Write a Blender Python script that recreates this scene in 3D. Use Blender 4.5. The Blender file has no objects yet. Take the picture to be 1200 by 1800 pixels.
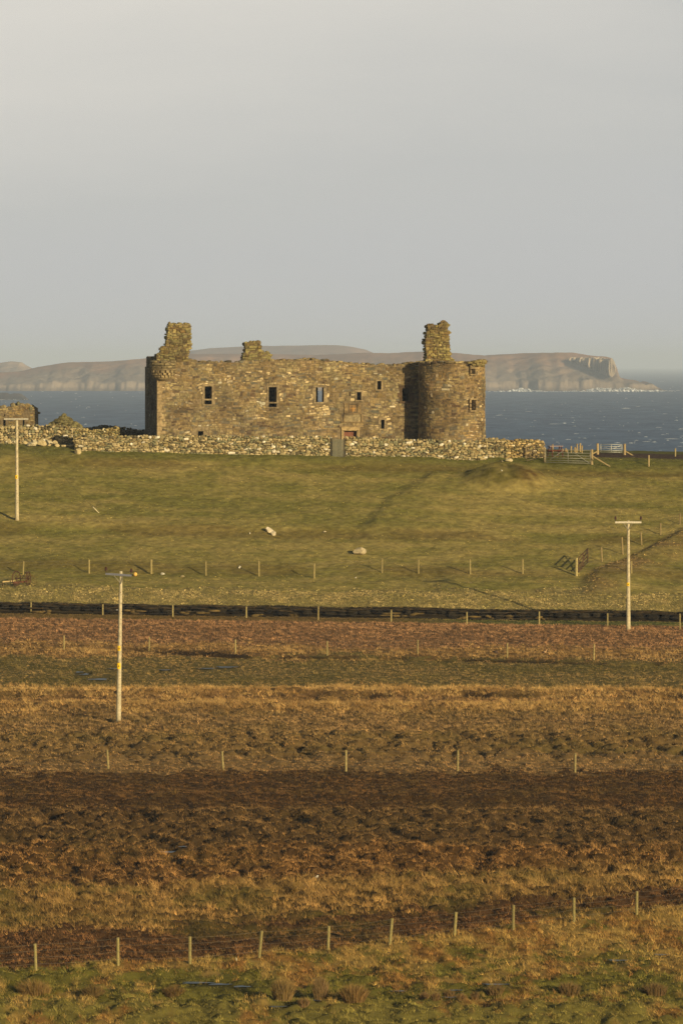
import bpy, math, random
import numpy as np
from mathutils import Vector, Matrix
R = math.radians
random.seed(7)
S = bpy.context.scene
COL = S.collection

# ------------------------------------------------------------------ camera, world, sun
F = 10000.0            # focal length in photo pixels (photo 1200 x 1800)
HZ = 640.0             # photo row of the eye level
EYE = 30.0             # eye height above the sea
cam = bpy.data.cameras.new("camera")
cam.sensor_fit = 'VERTICAL'
cam.sensor_height = 36.0
cam.lens = 36.0 * F / 1800.0
cam.shift_y = -(900.0 - HZ) / 1800.0
cam.clip_start = 1.0
cam.clip_end = 120000.0
co = bpy.data.objects.new("camera", cam)
co.location = (0, 0, EYE)
co.rotation_euler = (R(90), 0, 0)
COL.objects.link(co)
S.camera = co

SUN_EL, SUN_AZ = 12.0, 35.0
w = bpy.data.worlds.new("World")
S.world = w
w.use_nodes = True
nt = w.node_tree
nt.nodes.clear()
N = nt.nodes.new
L = nt.links.new
out = N('ShaderNodeOutputWorld')
bg_sky, bg_cloud, mix = N('ShaderNodeBackground'), N('ShaderNodeBackground'), N('ShaderNodeMixShader')
sky = N('ShaderNodeTexSky')
sky.sky_type = 'NISHITA'
sky.sun_disc = False
sky.sun_elevation = R(SUN_EL)
sky.sun_rotation = R(180 - SUN_AZ)
sky.air_density = 1.2
sky.dust_density = 1.5
L(sky.outputs[0], bg_sky.inputs[0])
bg_sky.inputs[1].default_value = 0.06
tc = N('ShaderNodeTexCoord')
sep = N('ShaderNodeSeparateXYZ')
L(tc.outputs['Generated'], sep.inputs[0])
mp = N('ShaderNodeMapping'); mp.inputs['Scale'].default_value = (9, 9, 38)
L(tc.outputs['Generated'], mp.inputs[0])
n1 = N('ShaderNodeTexNoise'); n1.inputs['Scale'].default_value = 1.0; n1.inputs['Detail'].default_value = 6; n1.inputs['Roughness'].default_value = .55
L(mp.outputs[0], n1.inputs['Vector'])
# cloud bank: grey low down, a little lighter and warmer higher up
rampc = N('ShaderNodeValToRGB')
el = rampc.color_ramp.elements
el[0].position = 0.0; el[0].color = (0.515, 0.520, 0.530, 1)
el[1].position = 1.0; el[1].color = (0.70, 0.675, 0.62, 1)
e = rampc.color_ramp.elements.new(0.45); e.color = (0.540, 0.542, 0.525, 1)
mr = N('ShaderNodeMapRange'); mr.inputs['From Min'].default_value = 0.0; mr.inputs['From Max'].default_value = 0.075
L(sep.outputs['Z'], mr.inputs['Value'])
ad = N('ShaderNodeMath'); ad.operation = 'MULTIPLY_ADD'
L(n1.outputs['Fac'], ad.inputs[0]); ad.inputs[1].default_value = 0.55
ad2 = N('ShaderNodeMath'); ad2.operation = 'SUBTRACT'
L(mr.outputs[0], ad2.inputs[0]); ad2.inputs[1].default_value = 0.27
wx = N('ShaderNodeMath'); wx.operation = 'MULTIPLY'; L(sep.outputs['X'], wx.inputs[0]); L(sep.outputs['Z'], wx.inputs[1])
wx2 = N('ShaderNodeMath'); wx2.operation = 'MULTIPLY_ADD'; L(wx.outputs[0], wx2.inputs[0]); wx2.inputs[1].default_value = -75.0; L(ad2.outputs[0], wx2.inputs[2])
L(wx2.outputs[0], ad.inputs[2])
L(ad.outputs[0], rampc.inputs[0])
L(rampc.outputs[0], bg_cloud.inputs[0])
bg_cloud.inputs[1].default_value = 1.0
mm = N('ShaderNodeMapRange'); mm.inputs['From Min'].default_value = 0.10; mm.inputs['From Max'].default_value = 0.34
mm.interpolation_type = 'SMOOTHSTEP'
L(sep.outputs['Z'], mm.inputs['Value'])
my = N('ShaderNodeMapRange'); my.inputs['From Min'].default_value = -.05; my.inputs['From Max'].default_value = -.65
my.inputs['To Max'].default_value = .85
L(sep.outputs['Y'], my.inputs['Value'])
mxx = N('ShaderNodeMath'); mxx.operation = 'MAXIMUM'
L(mm.outputs[0], mxx.inputs[0]); L(my.outputs[0], mxx.inputs[1])
L(mxx.outputs[0], mix.inputs[0])
L(bg_cloud.outputs[0], mix.inputs[1])
L(bg_sky.outputs[0], mix.inputs[2])
L(mix.outputs[0], out.inputs[0])

sl = bpy.data.lights.new("sun", 'SUN')
sl.energy = 5.0
sl.angle = R(0.6)
sl.color = (1.0, 0.83, 0.52)
so = bpy.data.objects.new("sun", sl)
so.rotation_euler = (R(90 - SUN_EL), 0, R(SUN_AZ))
so.location = (60, -60, 80)
COL.objects.link(so)

S.view_settings.view_transform = 'Standard'
S.view_settings.look = 'None'
S.view_settings.exposure = 0.0
S.view_settings.gamma = 1.0
S.view_settings.use_curve_mapping = False
S.cycles.max_bounces = 5
S.cycles.diffuse_bounces = 3
S.cycles.volume_bounces = 0
S.cycles.use_denoising = True
S.cycles.denoiser = 'OPENIMAGEDENOISE'
S.cycles.denoising_input_passes = 'RGB_ALBEDO_NORMAL'
S.cycles.denoising_prefilter = 'NONE'

# ------------------------------------------------------------------ helpers
def lin(r, g, b, k=1.0):
    def f(c):
        c /= 255.0
        return k * (c / 12.92 if c <= 0.04045 else ((c + 0.055) / 1.055) ** 2.4)
    return np.array([f(r), f(g), f(b)])

def hash2(ix, iy, seed):
    h = (ix.astype(np.int64) * 374761393 + iy.astype(np.int64) * 668265263 + seed * 2147483647) & 0xFFFFFFFF
    h = ((h ^ (h >> 13)) * 1274126177) & 0xFFFFFFFF
    h = (h ^ (h >> 16)) & 0xFFFFFFFF
    h = (h * 2246822519) & 0xFFFFFFFF
    h = h ^ (h >> 15)
    return (h & 0xFFFFFF) / float(0xFFFFFF)

def vnoise(x, y, seed=0):
    x = np.asarray(x, float); y = np.asarray(y, float)
    ix, iy = np.floor(x), np.floor(y)
    fx, fy = x - ix, y - iy
    fx = fx * fx * (3 - 2 * fx); fy = fy * fy * (3 - 2 * fy)
    a = hash2(ix, iy, seed); b = hash2(ix + 1, iy, seed)
    c = hash2(ix, iy + 1, seed); d = hash2(ix + 1, iy + 1, seed)
    return (a * (1 - fx) + b * fx) * (1 - fy) + (c * (1 - fx) + d * fx) * fy

def fbm(x, y, seed=0, octv=4, gain=.5):
    s, a, t = 0.0, 1.0, 0.0
    for o in range(octv):
        ca, sa = math.cos(o * 1.1), math.sin(o * 1.1)
        s = s + a * vnoise((x * ca - y * sa) * 2 ** o + 17.3 * o, (x * sa + y * ca) * 2 ** o - 9.1 * o, seed + o * 101)
        t += a; a *= gain
    return s / t

def tussock(X, Y, cell, seed):
    """dome shaped tussocks, one per cell: height 0..1 and a random id"""
    gx, gy = X / cell, Y / cell
    ix, iy = np.floor(gx), np.floor(gy)
    dm = np.zeros_like(gx); idn = np.zeros_like(gx)
    for a in (-1, 0, 1):
        for b in (-1, 0, 1):
            cx, cy = ix + a, iy + b
            h0 = hash2(cx, cy, seed + 2)
            d2 = (gx - cx - hash2(cx, cy, seed)) ** 2 + (gy - cy - hash2(cx, cy, seed + 1)) ** 2
            v = np.clip(1 - d2 / (.34 + .38 * h0) ** 2, 0, 1) * (.55 + .45 * h0)
            k = v > dm
            dm = np.where(k, v, dm); idn = np.where(k, h0, idn)
    return dm, idn

def sst(a, b, x):
    t = np.clip((np.asarray(x, float) - a) / (b - a), 0, 1)
    return t * t * (3 - 2 * t)

def mesh_from_arrays(name, V, faces_idx, nper, cols=None, mat=None, smooth=False):
    """V (n,3); faces_idx flat; nper verts per face (constant); cols (n,3) per vertex"""
    me = bpy.data.meshes.new(name)
    nf = len(faces_idx) // nper
    me.vertices.add(len(V)); me.vertices.foreach_set("co", np.ascontiguousarray(V, dtype=np.float32).ravel())
    me.loops.add(len(faces_idx)); me.loops.foreach_set("vertex_index", np.asarray(faces_idx, dtype=np.int32))
    me.polygons.add(nf)
    me.polygons.foreach_set("loop_start", np.arange(0, nf * nper, nper, dtype=np.int32))
    me.polygons.foreach_set("loop_total", np.full(nf, nper, dtype=np.int32))
    me.update(calc_edges=True)
    if smooth:
        me.polygons.foreach_set("use_smooth", np.ones(nf, dtype=bool))
    if cols is not None:
        at = me.color_attributes.new("Col", 'FLOAT_COLOR', 'POINT')
        c4 = np.ones((len(V), 4), dtype=np.float32); c4[:, :3] = cols
        at.data.foreach_set("color", c4.ravel())
    if mat: me.materials.append(mat)
    o = bpy.data.objects.new(name, me)
    COL.objects.link(o)
    return o

def tag(o, label=None, cat=None, group=None, kind=None):
    if label: o["label"] = label
    if cat: o["category"] = cat
    if group: o["group"] = group
    if kind: o["kind"] = kind
    return o

def empty(name, loc, label, cat, group=None, rz=0.0):
    o = bpy.data.objects.new(name, None)
    o.empty_display_size = .3
    o.location = loc; o.rotation_euler = (0, 0, rz)
    COL.objects.link(o)
    return tag(o, label, cat, group)

class MB:
    def __init__(s):
        s.v = []; s.f = []; s.c = []; s.sm = []
    def add(s, vs, fs, col=(.5, .5, .5), smooth=False):
        b = len(s.v)
        s.v += [tuple(p) for p in vs]
        s.f += [tuple(b + i for i in f) for f in fs]
        s.c += [tuple(col)] * len(fs)
        s.sm += [smooth] * len(fs)
    def box(s, c, d, col=(.5,) * 3, rz=0.0, jit=0.0):
        vs = []
        for sx in (-1, 1):
            for sy in (-1, 1):
                for sz in (-1, 1):
                    p = [sx * d[0] / 2, sy * d[1] / 2, sz * d[2] / 2]
                    if jit: p = [q + random.uniform(-jit, jit) for q in p]
                    x = p[0] * math.cos(rz) - p[1] * math.sin(rz); y = p[0] * math.sin(rz) + p[1] * math.cos(rz)
                    vs.append((c[0] + x, c[1] + y, c[2] + p[2]))
        s.add(vs, [(0, 1, 3, 2), (4, 6, 7, 5), (0, 4, 5, 1), (2, 3, 7, 6), (0, 2, 6, 4), (1, 5, 7, 3)], col)
    def bar(s, a, b, wd, ht, col=(.5,) * 3):
        """rectangular bar from a to b"""
        a, b = Vector(a), Vector(b)
        d = (b - a).normalized()
        up = Vector((0, 0, 1)) if abs(d.z) < .9 else Vector((0, 1, 0))
        sd = d.cross(up).normalized(); up = sd.cross(d).normalized()
        vs = []
        for p in (a, b):
            for i, j in ((-1, -1), (1, -1), (1, 1), (-1, 1)):
                vs.append(p + sd * (i * wd / 2) + up * (j * ht / 2))
        s.add(vs, [(3, 2, 1, 0), (4, 5, 6, 7), (0, 1, 5, 4), (1, 2, 6, 5), (2, 3, 7, 6), (3, 0, 4, 7)], col)
    def tube(s, pts, rad, n=8, col=(.5,) * 3, cap=True, smooth=True, wob=0.0):
        pts = [Vector(p) for p in pts]
        rad = rad if isinstance(rad, (list, tuple)) else [rad] * len(pts)
        vs, fs = [], []
        for i, p in enumerate(pts):
            d = (pts[min(i + 1, len(pts) - 1)] - pts[max(i - 1, 0)]).normalized()
            up = Vector((0, 0, 1)) if abs(d.z) < .9 else Vector((0, 1, 0))
            sd = d.cross(up).normalized(); u2 = sd.cross(d).normalized()
            for k in range(n):
                a = 2 * math.pi * k / n
                r = rad[i] * (1 + random.uniform(-wob, wob))
                vs.append(p + (sd * math.cos(a) + u2 * math.sin(a)) * r)
        for i in range(len(pts) - 1):
            for k in range(n):
                fs.append((i * n + k, i * n + (k + 1) % n, (i + 1) * n + (k + 1) % n, (i + 1) * n + k))
        s.add(vs, fs, col, smooth)
        if cap:
            b = len(s.v) - len(vs)
            s.f.append(tuple(b + k for k in reversed(range(n)))); s.c.append(tuple(col)); s.sm.append(False)
            s.f.append(tuple(b + (len(pts) - 1) * n + k for k in range(n))); s.c.append(tuple(col)); s.sm.append(False)
    def torus(s, c, axis, Rr, r, n=24, m=6, col=(.5,) * 3):
        c = Vector(c); ax = Vector(axis).normalized()
        u = ax.orthogonal().normalized(); v = ax.cross(u)
        vs, fs = [], []
        for i in range(n):
            a = 2 * math.pi * i / n; e = u * math.cos(a) + v * math.sin(a)
            for j in range(m):
                b = 2 * math.pi * j / m
                vs.append(c + e * (Rr + r * math.cos(b)) + ax * (r * math.sin(b)))
        for i in range(n):
            for j in range(m):
                fs.append((i * m + j, ((i + 1) % n) * m + j, ((i + 1) % n) * m + (j + 1) % m, i * m + (j + 1) % m))
        s.add(vs, fs, col, True)
    def stone(s, c, d, col, rz=0.0, tilt=0.0, power=.62, jit=.12, smooth=False):
        """an irregular rounded stone"""
        M = Matrix.Rotation(rz, 3, 'Z') @ Matrix.Rotation(tilt, 3, 'Y')
        vs = []
        for (x, y, z) in CUBE26:
            l = (abs(x) ** (1 / power) + abs(y) ** (1 / power) + abs(z) ** (1 / power)) ** power
            k = (1.0 / l) * (1 + random.uniform(-jit, jit))
            p = M @ Vector((x * k * d[0] / 2, y * k * d[1] / 2, z * k * d[2] / 2))
            vs.append((c[0] + p.x, c[1] + p.y, c[2] + p.z))
        s.add(vs, CUBE26F, col, smooth)
    def build(s, name, mat, parent=None, smooth=None, loc=None):
        me = bpy.data.meshes.new(name)
        v = s.v
        if loc is not None: v = [(p[0] - loc[0], p[1] - loc[1], p[2] - loc[2]) for p in v]
        me.from_pydata(v, [], s.f)
        me.update()
        at = me.color_attributes.new("Col", 'FLOAT_COLOR', 'CORNER')
        tot = np.array([len(f) for f in s.f])
        c = np.ones((tot.sum(), 4), dtype=np.float32)
        c[:, :3] = np.repeat(np.array(s.c, dtype=np.float32), tot, axis=0)
        at.data.foreach_set("color", c.ravel())
        me.polygons.foreach_set("use_smooth", np.array(s.sm, dtype=bool))
        me.materials.append(mat)
        o = bpy.data.objects.new(name, me)
        COL.objects.link(o)
        if parent: o.parent = parent
        if loc is not None: o.location = loc
        return o

def _cube26():
    vs, idx = [], {}
    for x in (-1, 0, 1):
        for y in (-1, 0, 1):
            for z in (-1, 0, 1):
                if x or y or z:
                    idx[(x, y, z)] = len(vs); vs.append((x, y, z))
    fs = []
    for ax in range(3):
        for sg in (-1, 1):
            for a in (-1, 0):
                for b in (-1, 0):
                    q = []
                    for (i, j) in ((0, 0), (1, 0), (1, 1), (0, 1)):
                        p = [0, 0, 0]; p[ax] = sg; p[(ax + 1) % 3] = a + i; p[(ax + 2) % 3] = b + j
                        q.append(idx[tuple(p)])
                    fs.append(tuple(q if sg > 0 else reversed(q)))
    return vs, fs
CUBE26, CUBE26F = _cube26()

# ------------------------------------------------------------------ materials
def new_mat(name):
    m = bpy.data.materials.new(name); m.use_nodes = True
    t = m.node_tree
    b = t.nodes['Principled BSDF']
    return m, t, b

def col_mat(name, rough=.9, spec=.2, nscale=8.0, namt=.35, bump=.0, bscale=20.0, metallic=0.0, stain=None):
    """vertex colour x procedural noise"""
    m, t, b = new_mat(name)
    n = t.nodes.new; l = t.links.new
    at = n('ShaderNodeAttribute'); at.attribute_name = "Col"
    tcn = n('ShaderNodeTexCoord')
    no = n('ShaderNodeTexNoise'); no.inputs['Scale'].default_value = nscale; no.inputs['Detail'].default_value = 5
    l(tcn.outputs['Object'], no.inputs['Vector'])
    mrn = n('ShaderNodeMapRange'); mrn.inputs['From Min'].default_value = .3; mrn.inputs['From Max'].default_value = .7
    mrn.inputs['To Min'].default_value = 1 - namt; mrn.inputs['To Max'].default_value = 1 + namt
    l(no.outputs['Fac'], mrn.inputs['Value'])
    mx = n('ShaderNodeVectorMath'); mx.operation = 'SCALE'
    l(at.outputs['Color'], mx.inputs[0]); l(mrn.outputs[0], mx.inputs['Scale'])
    last = mx.outputs[0]
    if stain:
        col, sc, lo, hi, amt = stain
        n2 = n('ShaderNodeTexNoise'); n2.inputs['Scale'].default_value = sc; n2.inputs['Detail'].default_value = 6; n2.inputs['Roughness'].default_value = .65
        l(tcn.outputs['Object'], n2.inputs['Vector'])
        r2 = n('ShaderNodeMapRange'); r2.inputs['From Min'].default_value = lo; r2.inputs['From Max'].default_value = hi
        r2.inputs['To Max'].default_value = amt
        l(n2.outputs['Fac'], r2.inputs['Value'])
        mc = n('ShaderNodeMix'); mc.data_type = 'RGBA'
        l(r2.outputs[0], mc.inputs[0]); l(last, mc.inputs[6]); mc.inputs[7].default_value = (*col, 1)
        last = mc.outputs[2]
    l(last, b.inputs['Base Color'])
    b.inputs['Roughness'].default_value = rough
    b.inputs['Specular IOR Level'].default_value = spec
    b.inputs['Metallic'].default_value = metallic
    if bump:
        bn = n('ShaderNodeTexNoise'); bn.inputs['Scale'].default_value = bscale; bn.inputs['Detail'].default_value = 4
        l(tcn.outputs['Object'], bn.inputs['Vector'])
        bp = n('ShaderNodeBump'); bp.inputs['Strength'].default_value = .8; bp.inputs['Distance'].default_value = bump
        l(bn.outputs['Fac'], bp.inputs['Height']); l(bp.outputs[0], b.inputs['Normal'])
    return m

M_MASON = col_mat("castle_masonry", nscale=5, namt=.38, bump=.03, bscale=9, stain=((.040, .028, .018), .75, .50, .72, .75))
M_DRY = col_mat("drystone", nscale=9, namt=.35, bump=.02, bscale=14)
M_ROCK = col_mat("rock", nscale=6, namt=.25, bump=.03, bscale=8)
M_WOOD = col_mat("weathered_wood", nscale=14, namt=.25)
M_METAL = col_mat("galvanised_metal", rough=.5, spec=.5, nscale=6, namt=.12, metallic=.4)
M_RUST = col_mat("rusty_iron", rough=.85, nscale=12, namt=.45)
M_PAINT = col_mat("paint", rough=.6, spec=.3, nscale=5, namt=.12)
M_DARK = col_mat("peat", rough=.95, nscale=3, namt=.5, bump=.05, bscale=6)
M_GROUND = col_mat("ground_cover", rough=1, spec=.05, nscale=2.2, namt=.30, bump=.05, bscale=5)
M_BLADE = col_mat("grass_blades", rough=.8, spec=.15, nscale=1.5, namt=.15)
M_LAND = col_mat("island_land", rough=1, spec=.05, nscale=.012, namt=.22, bump=6, bscale=.04)
M_BIRD = col_mat("feathers", rough=.8, nscale=20, namt=.2)

def water_mat(name, base, rough, bumpd, sc):
    m, t, b = new_mat(name); n = t.nodes.new; l = t.links.new
    b.inputs['Base Color'].default_value = (*base, 1)
    b.inputs['Roughness'].default_value = rough
    b.inputs['Specular IOR Level'].default_value = .5
    tcn = n('ShaderNodeTexCoord')
    mp_ = n('ShaderNodeMapping'); mp_.inputs['Scale'].default_value = sc
    l(tcn.outputs['Object'], mp_.inputs[0])
    no = n('ShaderNodeTexNoise'); no.inputs['Scale'].default_value = 1; no.inputs['Detail'].default_value = 4
    l(mp_.outputs[0], no.inputs['Vector'])
    bp = n('ShaderNodeBump'); bp.inputs['Strength'].default_value = 1; bp.inputs['Distance'].default_value = bumpd
    l(no.outputs['Fac'], bp.inputs['Height']); l(bp.outputs[0], b.inputs['Normal'])
    return m
M_PUDDLE = water_mat("puddle_water", (.12, .17, .23), .35, .02, (5, 5, 5))  # reflected sky put into the bluish base colour

# sea: dark blue water with wind streaks
M_SEA, t_, b_ = new_mat("sea_water")
n_ = t_.nodes.new; l_ = t_.links.new
tcn = n_('ShaderNodeTexCoord')
mpa = n_('ShaderNodeMapping'); mpa.inputs['Scale'].default_value = (.05, .012, 1)
l_(tcn.outputs['Object'], mpa.inputs[0])
na = n_('ShaderNodeTexNoise'); na.inputs['Scale'].default_value = 1; na.inputs['Detail'].default_value = 5; na.inputs['Roughness'].default_value = .7
l_(mpa.outputs[0], na.inputs['Vector'])
ra = n_('ShaderNodeValToRGB')
ra.color_ramp.elements[0].position = .35; ra.color_ramp.elements[0].color = (.022, .060, .135, 1)
ra.color_ramp.elements[1].position = .68; ra.color_ramp.elements[1].color = (.085, .155, .260, 1)
l_(na.outputs['Fac'], ra.inputs[0]); l_(ra.outputs[0], b_.inputs['Base Color'])
b_.inputs['Roughness'].default_value = .6
b_.inputs['Specular IOR Level'].default_value = .12
mpb = n_('ShaderNodeMapping'); mpb.inputs['Scale'].default_value = (.12, .05, 1)
l_(tcn.outputs['Object'], mpb.inputs[0])
nb = n_('ShaderNodeTexNoise'); nb.inputs['Scale'].default_value = 1; nb.inputs['Detail'].default_value = 4
l_(mpb.outputs[0], nb.inputs['Vector'])
bp = n_('ShaderNodeBump'); bp.inputs['Strength'].default_value = .9; bp.inputs['Distance'].default_value = 3.0
l_(nb.outputs['Fac'], bp.inputs['Height']); l_(bp.outputs[0], b_.inputs['Normal'])

# ------------------------------------------------------------------ terrain
PQ = [(801, 23.6), (915, 24.6), (1005, 25.5), (1050, 26.05), (1069, 26.25), (1085, 26.30), (1107, 27.0), (1150, 28.0), (1210, 29.5),
      (1268, 31.0), (1350, 33.0), (1430, 35.0), (1500, 37.0), (1600, 39.5), (1700, 41.5), (1800, 43.5)]
TY = np.array([F / s for q, s in PQ][::-1]); TQ = np.array([float(q) for q, s in PQ][::-1])
TZ = np.array([EYE - (q - HZ) / s for q, s in PQ][::-1])
PY = np.concatenate([[-400, -10, 6, 150, 190, 222], TY, [434, 446, 462, 480, 530, 560, 575, 700]])
PZ = np.concatenate([[29.5, 28.6, 27.7, 3.5, 2.2, 2.7], TZ, [23.5, 23.6, 23.4, 20.5, 13, 9, -4, -8]])
def q_of(Y):
    q = np.interp(Y, TY, TQ)
    q = np.where(Y < TY[0], 1800 + (TY[0] - Y) * 8, q)
    return np.where(Y > TY[-1], 801 - (Y - TY[-1]) * .6, q)
EL = [(-80, 1718), (62, 1706), (207, 1699), (334, 1695), (459, 1684), (577, 1671), (687, 1661), (800, 1646), (901, 1635), (1008, 1620), (1118, 1608), (1280, 1592)]
def eline(xp):
    return np.interp(xp, [a for a, b in EL], [b for a, b in EL])
WATER = [  # x, q, half width m, half depth m (bog pools and stream)
    (297, 1503, .42, .55), (322, 1498, .2, .3), (147, 1187, .34, .9), (174, 1196, .55, .8), (140, 1184, .25, .5), (398, 1174, .6, .8), (365, 1177, .5, .5), (290, 1180, .35, .4), (205, 1178, .4, .4),
    (345, 1733, .6, .35), (385, 1736, .45, .3), (425, 1740, .35, .3), (488, 1782, .35, .25), (800, 1742, .3, .25), (870, 1735, .5, .25), (790, 1757, .3, .25),
    (1085, 1690, .4, .3), (1160, 1680, .3, .3), (700, 1748, .3, .2), (560, 1771, .25, .2), (225, 1495, .2, .3)]
def base_z(X, Y):
    X = np.asarray(X, float); Y = np.asarray(Y, float)
    z = np.interp(Y, PY, PZ)
    tilt = np.interp(Y, [330, 375, 424, 480], [0, -.0125, -.02, -.02])
    return z + tilt * np.clip(X, -60, 60)

def raw_height(X, Y):
    X = np.asarray(X, float); Y = np.asarray(Y, float)
    Yw = Y + (fbm(X * .12, Y * .12, 5, 3) - .5) * 2.2 * (np.abs(Y - 380) > 6)     # wander of the bands
    Yb = Y + (fbm(X * .45, X * 0 + 3.3, 8, 3) - .5) * 1.1 * sst(372, 379, Y) * (1 - sst(383, 390, Y))
    z = base_z(X, Yb)
    q = q_of(Yw)
    xp = 600 + F * X / np.maximum(Y, 1)
    # hummocks
    h1 = fbm(X * .85, Y * .55, 11, 3)
    h2 = fbm(X * 2.2, Y * 1.5, 12, 3)
    bil = 1 - np.abs(2 * h1 - 1) * 1.6
    fg = sst(-4, 6, q - eline(xp))
    amp = np.interp(q, [1040, 1060, 1064, 1095, 1140, 1160, 1208, 1222, 1256, 1290, 1305, 1335, 1350, 1425, 1440, 1560, 1630, 1680, 1800],
                    [.05, .10, .05, .08, .10, .04, .06, .14, .10, .18, .42, .42, .12, .12, .46, .50, .26, .20, .34])
    amp = np.where(fg > .5, np.interp(q, [1600, 1720, 1745, 1765, 1800], [.26, .20, .12, .34, .34]), amp)
    z = z + amp * (h1 - .5) * .9 + amp * .5 * (bil - .5) * .4 + amp * .35 * (h2 - .5)
    ta = np.interp(q, [1000, 1060, 1064, 1095, 1110, 1150, 1165, 1208, 1222, 1256, 1290, 1300, 1335, 1350, 1425, 1437, 1500, 1560, 1600, 1640, 1680, 1800],
                   [.07, .07, 0, .03, .10, .08, .03, .05, .14, .13, .14, .36, .36, .08, .12, .38, .38, .38, .24, .15, .16, .20])
    ta = np.where(q > 1064, ta, ta * .6)
    m_ = ta > .02
    if m_.any():
        xm, ym = X[m_], Y[m_]
        t1 = tussock(xm, ym, .95, 500)[0]; t2 = tussock(xm, ym, .42, 520)[0]
        zz_ = np.zeros_like(z); zz_[m_] = ta[m_] * (t1 ** .8 + .38 * t2); z = z + zz_
    # bank that carries the nearest fence
    z = z + .22 * np.exp(-((q - eline(xp) - 12) / 14.0) ** 2)
    # tall grass ridges
    for qc, a, wd in ((1222, .22, 6), (1247, .24, 6), (1405, .18, 6), (1508, .25, 7), (1580, .2, 14), (1782, .3, 14)):
        z = z + a * np.exp(-((q - qc) / wd) ** 2) * (.35 + .9 * fbm(X * .5, Y * .1, qc, 2))
    # dark drains
    z = z - .22 * np.exp(-((q - np.interp(xp, [0, 230, 420, 700, 1200], [1141, 1147, 1156, 1158, 1166])) / 2.2) ** 2)
    z = z - .25 * np.exp(-((q - 1228) / 2.0) ** 2) * sst(.45, .6, fbm(X * .3, Y * 0 + 1, 31, 2))
    # pasture: broad relief, terraces, the diagonal bank and the mound
    past = sst(384, 388, Y) * (1 - sst(425, 430, Y))
    z = z + past * (.28 * (fbm(X * .10, Y * .16, 41, 3) - .5) + .07 * (fbm(X * 1.1, Y * .9, 42, 3) - .5))
    for qc, dz, s0 in ((936, .22, 0), (1004, .16, 0), (822, .15, 0)):
        z = z + past * dz * np.tanh((qc + 6 * (fbm(X * .1, X * 0 + 2, qc, 2) - .5) * 2 - q_of(Y)) / 3.0) * np.interp(xp, [0, 760, 800], [1, .9, .2]) * .5
    lx = np.interp(q_of(Y), [800, 830, 880, 930, 960], [800, 765, 690, 640, 610])
    z = z + past * .22 * sst(-20, 20, xp - lx) * np.interp(q_of(Y), [820, 840, 925, 960], [0, 1, 1, 0]) * (1 - sst(60, 320, xp - lx))
    mx, my = (893 - 600) / F * 417.0, 417.0
    r = np.hypot((X - mx) / 2.9, (Y - my) / 2.6)
    z = z + 1.02 * np.exp(-(r ** 3.6) * 1.1) * (1 + .25 * (fbm(X * 1.3, Y * 1.3, 55, 3) - .5))
    # right-hand verge bank between the diagonal fence and the frame edge
    dl = np.interp(xp, [1020, 1056, 1092, 1126, 1160, 1194, 1260], [1004, 987, 975, 958, 940, 922, 890])
    z = z + .3 * sst(0, 14, q_of(Y) - dl) * (1 - sst(30, 75, q_of(Y) - dl)) * sst(1010, 1060, xp) * past
    return z

_wat = []
for (xp, q, hw, hd) in WATER:
    y = float(np.interp(q, TQ[::1], TY[::1]) if False else np.interp(-q, -TQ, TY)); x = (xp - 600) / F * y
    sx = np.linspace(x - hw, x + hw, 7); sy = np.linspace(y - hd, y + hd, 7); gx, gy = np.meshgrid(sx, sy)
    _wat.append((x, y, hw, hd, float(np.percentile(raw_height(gx, gy), 45))))
def height(X, Y):
    z = raw_height(X, Y)
    X = np.asarray(X, float); Y = np.asarray(Y, float)
    for (x, y, hw, hd, zz) in _wat:
        mk = (np.abs(X - x) < hw * 2.2) & (np.abs(Y - y) < hd * 2.2 + 2.2)
        if not mk.any(): continue
        dy_ = Y[mk] - y
        r = np.hypot((X[mk] - x) / (hw * 1.15), dy_ / (hd * 1.15))
        r2 = np.hypot((X[mk] - x) / (hw * 1.15), dy_ / (hd * 1.15 + (dy_ < 0) * .6))
        k = 1 - sst(.9, 1.7, r2)
        z[mk] = z[mk] * (1 - k) + k * (zz - .09 + .08 * sst(.6, 1.15, r) - .03 * sst(1.0, 1.3, r) * (dy_ < 0))
    return z
def h1(x, y): return float(height(np.array([x]), np.array([y]))[0])

_YS = np.arange(226.0, 446.0, .12)
def ground(xp, yp):
    """point of the terrain seen at a photo pixel"""
    X = (xp - 600) / F * _YS
    Z = height(X, _YS)
    py = HZ + F * (EYE - Z) / _YS
    below = np.where(py <= yp)[0]
    i = below[0] if len(below) else len(_YS) - 1
    return Vector((float(X[i]), float(_YS[i]), float(Z[i])))
def px(dpx, Y): return dpx * Y / F

xs = np.concatenate([-34 - np.geomspace(1, 500, 22)[::-1], np.arange(-34, 34.01, .14), 34 + np.geomspace(1, 500, 22)])
ys = np.concatenate([np.arange(-400, 0, 40), np.arange(0, 220, 6.0), np.arange(221, 300, .17), np.arange(300, 379, .25), np.arange(379, 383, .12), np.arange(383, 438, .24), np.arange(438, 475, 1.5), np.arange(476, 701, 8)])
GX, GY = np.meshgrid(xs, ys)
GZ = height(GX, GY)

def gheight(X, Y):
    i = np.clip(np.searchsorted(xs, X) - 1, 0, len(xs) - 2); j = np.clip(np.searchsorted(ys, Y) - 1, 0, len(ys) - 2)
    fx = (X - xs[i]) / (xs[i + 1] - xs[i]); fy = (Y - ys[j]) / (ys[j + 1] - ys[j])
    return (GZ[j, i] * (1 - fx) + GZ[j, i + 1] * fx) * (1 - fy) + (GZ[j + 1, i] * (1 - fx) + GZ[j + 1, i + 1] * fx) * fy
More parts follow.
